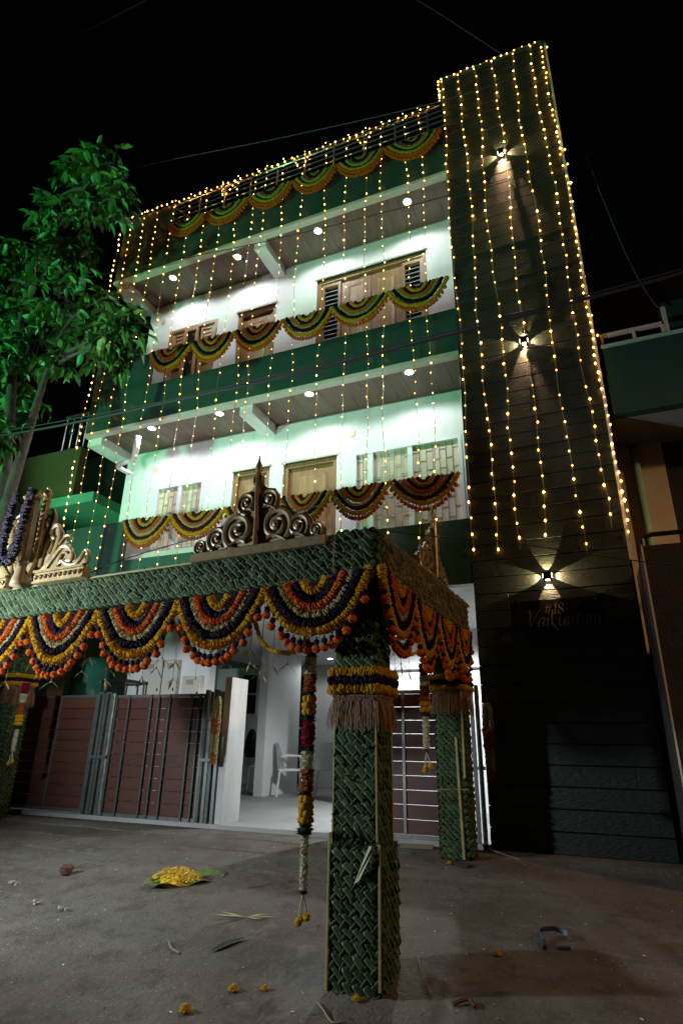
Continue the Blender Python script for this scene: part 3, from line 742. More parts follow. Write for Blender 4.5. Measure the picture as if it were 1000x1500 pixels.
for k in range(16):   # loose tips round the upper rim of the wrap and at the foot
    u = random.uniform(.02, .25); up_ = k % 2
    zb = zf-.03 if up_ else g(3.3)+.0; l = random.uniform(.05, .10); a = random.uniform(-.6, .6)
    q = MB(); p0 = L_((x0+u, y0-.014, zb)); s = 1 if up_ else -.3
    q.add([p0+Vector((-.012, 0, 0)), p0+Vector((.012, 0, 0)), p0+Vector((.010+a*l, -.015, s*l*.8)), p0+Vector((a*l*1.25, -.03 if up_ else -.05, s*l))], [(0, 1, 2, 3)]); q.build('leaf_tip', M['strip'], cr)
p0 = L_((PX0+.13, PY0-.045, .22)); q = MB()
q.add([p0, p0+Vector((.03, -.01, .015)), p0+Vector((.115, -.018, .165)), p0+Vector((.085, -.012, .175)), p0+Vector((.105, -.026, .175))], [(0, 1, 2, 4), (0, 4, 3)]); q.build('leaf_tip', M['rib'], cr)
post(-1.42, -1.16, 5.65, 5.91, 0, 2.05, 21, False, .038)
post(-7.06, -6.80, 5.65, 5.91, 0, 2.0, 31, False, .038)
post(-7.06, -6.80, 3.29, 3.55, g(3.4)-.05, 2.0, 41, False, .05)
# loose poles and a binding on the far right post
q = MB(); q.tube([L_((-1.215, 5.625, .0)), L_((-1.235, 5.63, .95))], .012, 6); q.build('pole', M['rib'], pandal)
q = MB(); q.tube([L_((-1.175, 5.635, .62)), L_((-1.17, 5.63, 1.4))], .011, 6); q.build('pole', M['rib'], pandal)
q = MB(); q.tube([L_((-1.43, 5.635, .52)), L_((-1.15, 5.635, .53))], .006, 5); q.build('binding', M['twig'], pandal)
def beam(A, B, hgt, thick, seed, outn, c=.038, dry=False):  # dry picks the browner leaf and midrib tones
    """beam between two top points A,B (outer lower edge line is hgt below)"""
    A, B = L_(A), L_(B); U = (B-A); Ln = U.length; U.normalize(); Nv = Vector(outn); V = Vector((0, 0, 1))
    b = MB(); a0, b0 = A-Nv*.006, B-Nv*.006; dn = Vector((0, 0, -hgt)); bk = -Nv*thick
    vs = [a0, b0, b0+dn, a0+dn, a0+bk, b0+bk, b0+bk+dn, a0+bk+dn]
    b.add(vs, [(0,3,2,1),(4,5,6,7),(0,1,5,4),(3,7,6,2),(0,4,7,3),(1,2,6,5)])
    p = b.build('beam', M['core'], pandal)
    mb = MB(); m1 = M['weave_brown'] if dry else M['weave']
    O = A+dn if U.cross(V).dot(Nv) > 0 else B+dn; UU = U if U.cross(V).dot(Nv) > 0 else -U
    weave_face(mb, O, UU, V, Ln, hgt, c, seed, .004)
    O2 = A if (UU-U).length < .1 else B
    weave_face(mb, O2+bk*0+V*.004, UU, -Nv, Ln, thick, c, seed+1, .004)
    weave_face(mb, (O+UU*Ln)+bk, -UU, V, Ln, hgt, c, seed+2, .004)
    # serrated row of leaf tips along the upper outer edge
    s = .0
    while s < Ln:
        q = O2+UU*s+V*.004+Nv*.006; l = random.uniform(.03, .055)
        mb.add([q-UU*.016, q+UU*.014, q+UU*.034+V*l*.5+Nv*.018, q+UU*.040+V*l+Nv*.004], [(0, 1, 2, 3)]); s += random.uniform(.024, .036)
    o = mb.build('leaf_weave', [m1, M['rib_brown'] if dry else M['midrib']], p); o['kind'] = 'stuff'
    return p
bm = beam((-7.06, 3.26, 1.88), (-1.40, 3.26, 2.035), .215, .16, 61, (0, -1, 0))
beam((-1.125, 3.33, 2.05), (-1.125, 5.95, 2.165), .25, .18, 71, (1, 0, 0), .038, True)
beam((-7.08, 5.95, 2.0), (-7.08, 3.33, 1.9), .22, .16, 81, (-1, 0, 0), .05)
q = MB(); q.tube([L_((-7.0, 3.245, 1.895)), L_((-1.42, 3.245, 2.05))], .008, 5); q.build('midrib', M['rib'], bm)
q = MB(); q.tube([L_((-1.412, 3.235, 1.78)), L_((-1.408, 3.235, 2.14))], .004, 5); q.build('binding', M['twig'], bm)
# corner cap over the front post: a folded mat
b = MB(); weave_face(b, L_((PX0-.005, PY0-.035, 1.83)), (1,0,0), (0,0,1), .25, .28, .040, 91, .01); weave_face(b, L_((PX1+.02, PY0-.035, 1.83)), (0,1,0), (0,0,1), .27, .28, .040, 92, .01)
weave_face(b, L_((PX0-.005, PY0-.035, 2.112)), (1,0,0), (0,1,0), .27, .27, .040, 93, .01)
cc = MB(); cc.box(PX0-PO.x, PX1+.012-PO.x, PY0-.028-PO.y, PY1-PO.y, 1.84-PO.z, 2.105-PO.z); cc = cc.build('corner_cap', M['core'], pandal)
o = b.build('leaf_weave', [M['weave'], M['midrib']], cc); o['kind'] = 'stuff'

# swags of the canopy
FPK = [(-5.15,1.68),(-4.49,1.70),(-3.83,1.715),(-3.18,1.725),(-2.508,1.748),(-1.857,1.775),(-1.150,1.845)]
for i in range(6):
    A = (FPK[i][0], 3.20-(.02 if i == 0 else 0), FPK[i][1]); B = (FPK[i+1][0], 3.20 if i < 5 else 3.17, FPK[i+1][1])
    swag(A, B, .318 if i else .31, ('yellow','purple','cream','orange','indigo','yellow'), .0255, f'thick striped marigold swag on the canopy front beam, {ORD[5-i]} from the corner post', 'flower swags of the canopy front', WS6, 'orange', True, 14)
RPK = [(3.17,1.845),(3.83,1.80),(4.47,1.80),(5.12,1.83),(5.76,1.88)]
for i in range(4):
    A = (-1.085, RPK[i][0], RPK[i][1]); B = (-1.085, RPK[i+1][0], RPK[i+1][1])
    swag(A, B, .33, ('yellow','purple','cream','orange','indigo','yellow'), .0255, f'foreshortened marigold swag on the canopy right beam, {ORD[i]} from the corner post', 'flower swags of the canopy side', WS6, 'orange', True, 13, (1, 0, 0))

def tassel_band(x0, x1, y0, y1, zt, label, fh=.15):
    t = thing('tassel_band', label, 'flower band', 'flower bands round the canopy posts', ((x0+x1)/2, (y0+y1)/2, zt-.1)); C = Vector(t.location)
    def ring(z, e): return [Vector(p)-C for p in ((x0-e, y0-e, z), (x1+e, y0-e, z), (x1+e, y1+e, z), (x0-e, y1+e, z), (x0-e, y0-e, z))]
    for k, cn in enumerate(('yellow', 'indigo', 'yellow')):
        mb = MB(); strand(mb, ring(zt-.028-k*.046, .026), .027, 0, 11, .006, .22); mb.build('petal_ring', M['fl_'+cn], t)
    mb = MB(); strand(mb, ring(zt-.160, .012), .012, 0, 6, .006); strand(mb, ring(zt-.18, .012), .010, 0, 6, .006); mb.build('braid', M['crochet'], t)
    mb = MB(); R4 = ring(zt-.185, .016)
    for s in range(4):
        a, b_ = R4[s], R4[s+1]; nrm = Vector(((b_-a).y, -(b_-a).x, 0)).normalized(); n = 85
        for i in range(n):
            p = a.lerp(b_, (i+random.random())/n)+nrm*random.uniform(-.004, .012); l = fh*random.uniform(.8, 1.12); sp = random.uniform(-.012, .012)+((i/n)-.5)*.03
            tt = (b_-a).normalized(); w_ = .0022; fl = random.uniform(.010, .034)
            mb.add([p-tt*w_, p+tt*w_, p+tt*(w_+sp*.6)+nrm*fl*.8+Vector((0,0,-l*.5)), p+tt*(-w_+sp*.6)+nrm*fl*.8+Vector((0,0,-l*.5)),
                    p+tt*(w_*.8+sp)+nrm*fl+Vector((0,0,-l)), p+tt*(-w_*.8+sp)+nrm*fl+Vector((0,0,-l))], [(0,1,2,3),(3,2,4,5)])
    o = mb.build('fringe', M['straw'], t); o['kind'] = 'stuff'
tassel_band(PX0, PX1, PY0, PY1, 1.288, 'yellow and purple flower band with straw fringe round the nearest canopy post', .15)
tassel_band(-1.42, -1.16, 5.65, 5.91, 1.50, 'flower band with straw fringe round the far post beside the tower', .16)
tassel_band(-7.06, -6.80, 5.65, 5.91, 1.66, 'flower band with straw fringe round the post at the left edge', .2)

# ------------------------------------------------------------------ hanging garland columns
def petal_seg(mb, z0, z1, r, kind, cx=0, cy=0):
    h = z0-z1
    if kind == 'marigold':
        nz = max(2, int(h/.032))
        for a in range(nz):
            for b_ in range(6):
                th = 6.283*(b_+.5*(a % 2))/6+random.uniform(-.15, .15)
                mb.ball((cx+math.cos(th)*r*.62, cy+math.sin(th)*r*.62, z0-(a+.5)*h/nz), r*.52, 7, 5, 0, .14)
    else:
        strand(mb, [(cx, cy, z0), (cx, cy, (z0+z1)/2), (cx, cy, z1)], r*.86, 0, 12, .007, .25)
        n = int(h*r*46000*(1 if kind != 'leafy' else .6))
        for i in range(n):
            th = random.uniform(0, 6.283); z = random.uniform(z1, z0); s = random.uniform(.011, .017)*(1.6 if kind == 'leafy' else 1)
            d = Vector((math.cos(th), math.sin(th), random.uniform(-.5, .5))).normalized(); t = Vector((-math.sin(th), math.cos(th), random.uniform(-.8, .8))).normalized()
            c = Vector((cx, cy, z))+Vector((d.x, d.y, 0))*r*.80
            mb.add([c-t*s*.5, c+d*s*.9+t*s*.2, c+d*s*(1.5 if kind != 'leafy' else 2.0), c+t*s*.5], [(0, 1, 2, 3)])
def garland(x, y, ztop, segs, label, tail=None, name='flower_garland', cat='garland'):
    t = thing(name, label, cat, 'hanging flower garlands', (x, y, ztop)); z = 0
    for (cn, ln, r) in segs:
        mb = MB(); kind = 'marigold' if cn == 'yellow' else ('leafy' if cn == 'green' else 'petal')
        petal_seg(mb, z, z-ln, r, kind); mb.build('leaf_ruff' if cn == 'green' else 'flower_section', M['fl_'+cn], t, cn == 'yellow'); z -= ln
    if tail:
        for k in range(3):
            a = k*2.1; ex, ey = math.cos(a)*.028, math.sin(a)*.02
            q = MB(); q.tube([(0, 0, z), (ex*.6, ey*.6, z-.05), (ex, ey, z-.09-.012*k)], .0045, 5); q.build('thread', M['fl_white'], t)
            q = MB(); q.ball((ex, ey, z-.105-.012*k), .021, 9, 7, 0, .16); q.build('flower', M['fl_yellow'], t)
SEG = [('rose',.06,.036),('green',.03,.034),('white',.105,.040),('rust',.105,.042),('green',.02,.036),('yellow',.115,.042),('green',.025,.036),('rose',.15,.042),('green',.025,.036),('white',.10,.040),
       ('rust',.12,.042),('green',.02,.036),('yellow',.145,.043),('green',.055,.040),('white',.27,.024),('rose',.02,.022)]
garland(-1.645, 3.45, 1.47, SEG, 'long multicoloured flower garland hanging beside the nearest canopy post', True)
SEG2 = [('rose',.10,.042),('white',.075,.042),('rust',.12,.042),('yellow',.085,.044),('green',.03,.036),('white',.24,.025),('rose',.02,.02)]
garland(-1.30, 4.86, 1.50, SEG2, 'shorter flower garland hanging in front of the right gate', True)
garland(-6.45, 5.5, 1.52, [('rose',.13,.045),('white',.10,.045),('rust',.14,.045),('yellow',.12,.045),('green',.04,.04),('white',.25,.025)], 'flower garland hanging by the post at the left edge', True)
q = MB(); q.tube([(-1.645, 3.42, 1.47), (-1.645, 3.36, 1.85)], .006, 5); o = q.build('hanging_thread', M['thread']); tag(o, 'thread carrying the long flower garland under the front beam', 'thread')
q = MB(); q.tube([(-1.30, 4.86, 1.50), (-1.25, 4.86, 1.9)], .006, 5); o = q.build('hanging_thread', M['thread']); tag(o, 'thread carrying the shorter flower garland under the side beam', 'thread')
# white jasmine loops on the gate posts
def jasmine(x, y, z, label):
    t = thing('jasmine_loop', label, 'garland', 'jasmine loops on the gate posts', (x, y, z))
    for s in (-1, 1):
        mb = MB(); strand(mb, catmull([(0, 0, .0), (s*.028, -.01, -.08), (s*.032, -.01, -.3), (s*.022, -.01, -.62)], 6), .024, 0, 7); mb.build('flower_rope', M['fl_cream'], t)
    mb = MB(); strand(mb, [(-.0, -.012, -.24), (.0, -.012, -.40)], .058, 0, 9, .02); mb.build('flower_cuff', M['fl_rust'], t)
    mb = MB(); strand(mb, [(0, -.012, -.60), (0, -.012, -.72)], .036, 0, 8, .015); mb.build('flower_tip', M['fl_rust'], t)
jasmine(-4.085, 6.13, 1.37, 'white jasmine loop with brown cuff on the post left of the open gate')
jasmine(-1.03, 6.15, 1.27, 'white jasmine loop with brown cuff hanging on the dark tower wall')

# thin marigold ropes slung behind the front beam
for i, pts in enumerate(([(-2.80,3.5,1.72),(-2.63,3.5,1.51),(-2.42,3.5,1.41),(-2.25,3.5,1.48),(-2.13,3.5,1.70)], [(-2.12,3.5,1.70),(-2.03,3.5,1.50),(-1.90,3.5,1.43),(-1.75,3.5,1.45),(-1.62,3.5,1.66)],
                         [(-3.50,3.6,1.70),(-3.35,3.6,1.48),(-3.18,3.6,1.42),(-3.0,3.6,1.50),(-2.86,3.6,1.70)], [(-1.55,4.6,1.72),(-1.45,4.6,1.58),(-1.35,4.6,1.54),(-1.25,4.6,1.56)])):
    mb = MB(); strand(mb, catmull(pts, 8), .016, 0, 7)
    o = mb.build('marigold_rope', M['fl_yellow']); tag(o, ('thin yellow marigold rope sagging below the middle front swag', 'thin yellow marigold rope sagging left of the long garland', 'thin yellow marigold rope sagging below the left front swags', 'thin yellow marigold rope under the right beam')[i], 'garland', 'thin marigold ropes')

# folded palm-leaf pendants on threads
HG = [(-3.368,3.55,1.371),(-3.522,3.71,1.307),(-3.477,3.87,1.421),(-3.1,3.63,1.304),(-3.234,3.79,1.425),(-2.914,3.55,1.358),(-2.885,3.71,1.297),(-2.995,3.87,1.442),(-2.629,3.63,1.288),(-3.065,3.79,1.466),
      (-2.326,3.55,1.372),(-2.248,3.71,1.492),(-2.336,3.87,1.41),(-2.102,3.63,1.401),(-2.199,3.79,1.335),(-1.971,3.55,1.351),(-1.944,3.71,1.373),(-4.72,3.87,1.419),(-4.496,3.63,1.305),(-4.288,3.79,1.398),
      (-3.903,3.55,1.285),(-3.965,3.71,1.434),(-3.935,3.87,1.397),(-3.644,3.63,1.466),(-4.442,3.79,1.476),(-2.454,3.55,1.436)]
HG2 = [(-1.35,4.354,1.535),(-1.35,4.398,1.436),(-1.35,4.608,1.378),(-1.35,4.244,1.364)]
order = sorted(range(len(HG)), key=lambda i: HG[i][0]/HG[i][1])
rank = {k: n for n, k in enumerate(order)}
def ordw(n): return ORD[n] if n < 20 else 'twenty-'+ORD[n-20]
def pendant(p, label, i):
    t = thing('leaf_pendant', label, 'leaf pendant', 'palm leaf pendants under the canopy', p)
    zt = 1.80+.02*(p[1]-3.3); q = MB(); q.tube([(0, 0, .0), (0, 0, zt-p[2])], .0018, 4); q.build('thread', M['thread'], t)
    a0 = random.uniform(0, 3.1); nb = random.choice((2, 3, 4))
    for k in range(nb):
        a = a0+k*2*math.pi/nb+random.uniform(-.3, .3); l = random.uniform(.075, .115); d = Vector((math.cos(a), math.sin(a)*.8, 0)); s = Vector((-d.y, d.x, 0))*.010
        q = MB(); tip = d*l*.85+Vector((0, 0, -l*random.uniform(.45, .85))); md = tip*.5+Vector((0, 0, .008))
        q.add([(0,0,.012), md+s, tip, md-s, md+Vector((0,0,.004))], [(0,1,4),(1,2,4),(2,3,4),(3,0,4)]); q.build('blade', M['palm'], t)
    q = MB(); q.ball((0, 0, .006), .008, 6, 4); q.build('knot', M['palm'], t)
for i, p in enumerate(HG): pendant(p, f'folded palm leaf pendant under the front beam, {ordw(rank[i])} from the left', i)
for i, p in enumerate(HG2): pendant(p, f'folded palm leaf pendant behind the corner post, {("highest","second highest","third highest","lowest")[(0,1,2,3)[i]]} of its four', i)

# ------------------------------------------------------------------ gilded crests
def ribbon(mb, path, hw, dep, taper=0, mi=0):
    """raised bar along a 2-D path (x,z); front faces -Y, ridged"""
    n = len(path); vs = []
    for i, (x, z) in enumerate(path):
        a = path[max(i-1, 0)]; b = path[min(i+1, n-1)]; t = Vector((b[0]-a[0], b[1]-a[1]));
        if t.length < 1e-9: t = Vector((1, 0))
        t.normalize(); nx_, nz_ = -t.y, t.x; w_ = hw*(1-taper*i/(n-1))
        vs += [(x-nx_*w_, 0, z-nz_*w_), (x-nx_*w_*.85, -dep*.75, z-nz_*w_*.85), (x, -dep, z), (x+nx_*w_*.85, -dep*.75, z+nz_*w_*.85), (x+nx_*w_, 0, z+nz_*w_)]
    fs = [(i*5+k, i*5+k+1, i*5+k+6, i*5+k+5) for i in range(n-1) for k in range(4)]+[(4,3,2,1,0), tuple((n-1)*5+k for k in range(5))]
    mb.add(vs, fs, mi)
def spiral(cx, cz, r0, r1, a0, turns, n=44, sx=1):
    return [(cx+sx*math.cos(a0+turns*6.283*i/n)*(r0+(r1-r0)*(i/n)**.8), cz+math.sin(a0+turns*6.283*i/n)*(r0+(r1-r0)*(i/n)**.8)) for i in range(n+1)]
def arcs(pts, n=8): return [(p.x, p.y) for p in catmull([(a, b, 0) for a, b in pts], n)]
def crest(loc, rot, label, mats, tilt=0, tall=1.08):
    t = thing('scroll_crest', label, 'crest', 'gilded crests on the canopy', loc); t.rotation_euler = (0, tilt, rot); t.scale = (1, 1, tall)
    b = MB(); b.bbox(-.50, .50, -.035, .03, 0, .055, .008); b.build('base_rail', mats[0], t)
    prof = [(-.495,.05),(-.50,.10),(-.46,.135),(-.405,.13),(-.40,.17),(-.36,.215),(-.29,.215),(-.25,.25),(-.20,.285),(-.155,.28),(-.16,.36),(-.125,.405),(-.06,.42),(-.035,.45)]
    P = prof+[(0,.47)]+[(-x, z) for x, z in prof[::-1]]; n = len(P); b = MB()
    b.add([(x, .0, z) for x, z in P]+[(x, .016, z) for x, z in P], [(i, i+1, n-2-i, n-1-i) for i in range(n//2)]+[(n+i, 2*n-1-i, 2*n-2-i, n+i+1) for i in range(n//2)]+[(i, n+i, n+(i+1)%n, (i+1)%n) for i in range(n)])
    b.build('back_panel', mats[1], t)
    b = MB(); ribbon(b, arcs([(0,.05),(.004,.2),(0,.36),(0,.52)], 6), .017, .045, .25); b.build('spine', mats[0], t)
    b = MB(); ribbon(b, arcs([(0,.50),(.001,.56),(0,.60)], 4), .008, .03); 
    b.tube([(0,-.012,.49),(0,-.012,.52),(0,-.012,.55),(0,-.012,.58),(0,-.012,.60),(0,-.012,.64)], lambda u, i: (.010,.012,.026,.022,.010,.004)[i], 8); b.build('finial', mats[0], t, True)
    for s in (-1, 1):
        for (cx, cz, r, a0) in ((.145,.165,.125,-1.4), (.305,.135,.085,-1.2), (.435,.095,.052,-1.2), (.085,.335,.078,-1.5)):
            b = MB(); ribbon(b, spiral(s*cx, cz, r, r*.14, a0, 2.05, 52, s), r*.14+.003, .022, .35); b.ball((s*cx, -.02, cz), r*.2, 7, 5); b.build('scroll', mats[0], t)
            b = MB(); ribbon(b, arcs([(s*(cx-r*.5), cz-r*.62), (s*(cx-r*.1), cz-r*.52), (s*(cx+r*.35), cz-r*.68), (s*(cx+r*.8), cz-r*1.0)], 6), r*.09+.002, .028, .5); b.build('leaf_spur', mats[0], t)
        b = MB(); ribbon(b, arcs([(s*.012,.43),(s*.03,.455),(s*.03,.49),(s*.018,.505)], 5), .008, .03); b.build('leaf_spur', mats[0], t)
crest((-1.965, 3.24, 2.025), 0, 'gilded scrollwork crest with spear finial in the middle of the canopy beam', (M['bronze'], M['goldpanel']), -.027, 1.12)
crest((-1.16, 4.74, 2.125), R(90), 'edge-on scrollwork crest on the right beam of the canopy', (M['bronze'], M['bronze']))
# the left crest: a three-pronged upright between peacock-like scrolls
t = thing('prong_crest', 'bright gilded crest with three studded prongs on the canopy at the left', 'crest', 'gilded crests on the canopy', (-4.02, 3.22, 1.97)); t.rotation_euler = (0, -.027, 0); t.scale = (.84, 1, 1)
for s in (-1, 1):
    b = MB(); b.bbox(min(s*.17, s*.76), max(s*.17, s*.76), -.04, .03, 0, .085, .008); rl = b.build('base_rail', M['gold'], t)
    b = MB(); b.box(min(s*.17, s*.76)+.005, max(s*.17, s*.76)-.005, -.055, -.0405, .082, .10); b.box(min(s*.17, s*.76)+.005, max(s*.17, s*.76)-.005, -.05, -.0405, -.0, .012); b.build('moulding', M['gold'], rl)
    for k in range(10):
        b = MB(); x = s*(.205+k*.057); b.ball((x, -.042, .045), .019, 7, 5); b.build('rosette', M['gold'], rl)
    for pts, hw in (([(.20,.10),(.27,.16),(.34,.28),(.36,.40),(.32,.47),(.26,.44),(.27,.38),(.31,.36)], .017),
                    ([(.24,.10),(.33,.20),(.42,.28),(.50,.27),(.56,.21),(.55,.16),(.50,.16)], .016),
                    ([(.36,.10),(.44,.16),(.52,.13),(.60,.12),(.66,.16),(.71,.22),(.75,.19),(.75,.12),(.70,.10)], .014),
                    ([(.18,.14),(.20,.28),(.25,.42),(.27,.52),(.24,.60),(.19,.62)], .014), ([(.19,.45),(.16,.52),(.20,.57),(.24,.53)], .010),
                    ([(.38,.30),(.44,.36),(.50,.36),(.53,.32)], .010), ([(.26,.24),(.29,.32),(.27,.36)], .009), ([(.40,.12),(.44,.22),(.50,.22)], .009)):
        b = MB(); ribbon(b, arcs([(s*a, c) for a, c in pts], 7), hw*1.25, .022, .35); b.build('scroll', M['gold'], t)
    b = MB(); P = [(.19,.09),(.74,.09),(.70,.16),(.60,.15),(.54,.25),(.44,.33),(.36,.44),(.28,.45),(.26,.58),(.20,.60)]; n = len(P)
    b.add([(s*x, .0, z) for x, z in P]+[(s*x, .018, z) for x, z in P], [tuple(range(n)) if s < 0 else tuple(range(n))[::-1], tuple(range(n, 2*n))]+[(i, (i+1) % n, n+(i+1) % n, n+i) for i in range(n)]); b.build('back_panel', M['goldpanel'], t)
    # outer prongs with studs
    b = MB(); ribbon(b, arcs([(s*.05,.10),(s*.10,.20),(s*.125,.36),(s*.125,.74)], 7), .034, .045, .1); b.build('prong', M['gold'], t)
    for k in range(11):
        b = MB(); b.ball((s*.125, -.047, .26+k*.042), .013, 6, 4); b.build('stud', M['gold'], t)
    b = MB(); b.ball((s*.125, -.02, .76), .04, 8, 6, 0, .2); b.ball((s*.125, -.02, .80), .02, 6, 5); b.build('finial', M['gold'], t)
b = MB(); ribbon(b, arcs([(0,.10),(0,.3),(0,.5),(0,.72)], 6), .03, .06, .3); b.build('prong', M['goldpanel'], t)
b = MB(); b.ball((0, -.02, .75), .045, 8, 6, 0, .2); b.ball((0, -.02, .80), .02, 6, 5); b.build('finial', M['gold'], t)
b = MB(); b.tube([(0,-.02,0),(0,-.02,.04),(0,-.02,.10),(0,-.02,.15),(0,-.02,.2)], lambda u, i: (.085,.08,.065,.06,.045)[i], 14); b.build('pedestal', M['goldpanel'], t, True)
# purple tinsel hung over the prongs
mb = MB(); strand(mb, catmull([(-.10,-.09,.74),(-.115,-.105,.5),(-.11,-.11,.28),(-.07,-.11,.17),(-.01,-.11,.16),(.03,-.11,.24),(.05,-.105,.5),(.06,-.09,.76)], 8), .034, 0, 10, .009, .35)
o = mb.build('tinsel_loop', mat('purple_tinsel', (.012,.006,.032), .5, var=.4, vscale=80, bump=.8, bscale=150)); o.location = (-4.02, 3.17, 1.97); tag(o, 'dark purple tinsel loop hung over the pronged crest', 'tinsel')

# ------------------------------------------------------------------ gates
def gate(x0, x1, z0, z1, label, cols, bars, y=6.27, rows=10, posts=(), fr='steel'):
    t = thing('gate', label, 'gate', loc=(x0, y, z0)); W, H = x1-x0, z1-z0
    f = MB(); f.box(0, .03, -.02, .02, 0, H); f.box(W-.03, W, -.02, .02, 0, H); f.box(.03, W-.03, -.02, .02, 0, .04); f.box(.03, W-.03, -.02, .02, H-.035, H); f.build('frame', M[fr], t)
    cw = (W-.06)/cols
    for c in range(cols):
        for r in range(rows):
            h = (H-.075)/rows; b = MB(); a = .03+c*cw
            b.bbox(a+.004, a+cw-.004, -.004, .012, .04+r*h+.0025, .04+(r+1)*h-.003, .003); b.build('board', M['maroon'], t)
        if c: q = MB(); q.box(.03+c*cw-.014, .03+c*cw+.014, -.02, -.006, .04, H-.035); q.build('stile', M['steel'], t)
    for bx in bars:
        q = MB(); q.box(bx, bx+.017, -.042, -.021, .0, H+.0); q.build('bar', M['steel_g'], t)
    return t
gate(-7.26, -6.0, .06, 1.43, 'maroon slatted gate leaf at the far left edge', 2, [])
gate(-5.70, -4.34, .04, 1.42, 'maroon slatted gate leaf with steel bars left of the open entrance', 1, [.02, .22, .56, .68, .84, 1.16, 1.28])
gate(-2.52, -1.30, .035, 1.415, 'maroon slatted gate leaf behind the canopy next to the tower', 2, [])
def gatepost(x, n, wd, label, h=1.43, y=6.25, mt='steel_g'):
    t = thing('gate_post', label, 'gate post', 'steel gate posts', (x, y, .03))
    for k in range(n):
        q = MB(); q.box(k*wd, k*wd+wd*.62, -.03+.015*(k % 2), .03, 0, h-.02*(k % 2)); q.build('steel_tube', M['steel' if k % 2 else mt], t)
    q = MB(); q.box(-.01, n*wd, -.034, .034, h*.45, h*.45+.03); q.build('clamp', M['steel'], t)
gatepost(-5.98, 4, .065, 'cluster of weathered steel tubes between the two left gate leaves')
gatepost(-4.33, 4, .062, 'cluster of steel tubes on the white post left of the open entrance')
gatepost(-7.42, 3, .05, 'three pale steel tubes at the far left edge of the gates', 1.36)
gatepost(-1.27, 3, .055, 'steel tubes of the gate post against the dark tower', 1.42)

# things inside the porch
def chair(x, y, rz, label):
    t = thing('chair', label, 'chair', 'white plastic chairs in the porch', (x, y, .045)); t.rotation_euler = (0, 0, rz)
    vs = []; fs = []; nu, nv = 8, 8     # curved moulded back
    for j in range(nv+1):
        v = j/nv
        for i in range(nu+1):
            u = -1+2*i/nu; wd = .22*(1-.25*max(0, v-.6)/.4*abs(u)); top = .86-.10*abs(u)**3
            vs.append((u*wd, .20+.05*v-.10*abs(u)**2.2*(1-.3*v), .42+(top-.42)*v))
    b = MB(); b.add(vs, [(j*(nu+1)+i, j*(nu+1)+i+1, (j+1)*(nu+1)+i+1, (j+1)*(nu+1)+i) for j in range(nv) for i in range(nu)])
    b.add([(a, c+.012, d) for a, c, d in vs], [((j+1)*(nu+1)+i, (j+1)*(nu+1)+i+1, j*(nu+1)+i+1, j*(nu+1)+i) for j in range(nv) for i in range(nu)]); b.build('backrest', M['plastic'], t, True)
    b = MB(); b.bbox(-.22, .22, -.22, .20, .40, .43, .01); b.build('seat', M['plastic'], t)
    for sx in (-1, 1):
        for sy in (-1, 1):
            q = MB(); q.tube([(sx*.19, sy*.18, .40), (sx*.23, sy*.22, 0)], .02, 6); q.build('leg', M['plastic'], t)
        q = MB(); q.tube(catmull([(sx*.22, .18, .62), (sx*.25, .0, .64), (sx*.24, -.18, .62), (sx*.22, -.2, .42)], 5), .018, 6); q.build('armrest', M['plastic'], t)
chair(-5.15, 10.1, R(120), 'white plastic chair seen left of the long flower garland')
chair(-4.55, 10.4, R(200), 'white plastic chair between the long garland and the nearest post')
chair(-6.55, 11.2, R(150), 'white plastic chair with a black bag on it, behind the porch column')
b = MB(); b.tube([(0,0,.0),(0,0,.12),(0,0,.3),(0,0,.45),(0,0,.52)], lambda u, i: (.10,.13,.12,.08,.03)[i], 10); b.tube([(.08,-.02,.3),(.12,-.03,.1),(.10,-.03,-.1)], .012, 5)
o = b.build('black_bag', M['cloth_black'], None, True); o.location = (-6.42, 10.9, .62); tag(o, 'black cloth bag hanging on the chair behind the porch column', 'bag')
t = thing('metal_stool', 'black metal stool frame standing behind the left gate', 'stool', loc=(-6.30, 6.95, .045))
b = MB(); b.box(-.22, .22, -.15, .15, 1.60, 1.64); b.build('top', M['black'], t)
for sx in (-1, 1):
    for sy in (-1, 1): q = MB(); q.tube([(sx*.2, sy*.13, 1.6), (sx*.24, sy*.15, 0)], .014, 6); q.build('leg', M['black'], t)
b = MB(); b.tube([(0,0,0),(0,0,.2),(0,0,.9),(0,0,1.9),(0,0,2.05)], lambda u, i: (.27,.29,.29,.29,.24)[i], 20); o = b.build('water_drum', mat('green_plastic', (.03,.22,.15), .4), None, True); o.location = (-7.42, 7.5, .045)
tag(o, 'tall green plastic drum standing behind the left gates', 'drum')
b = MB(); b.bbox(-.17, .17, 0, .08, 0, 1.95, .01); o = b.build('cement_board', M['beige']); o.location = (-7.92, 7.3, .0); tag(o, 'beige upright panel beside the green drum behind the gates', 'panel', kind='thing')

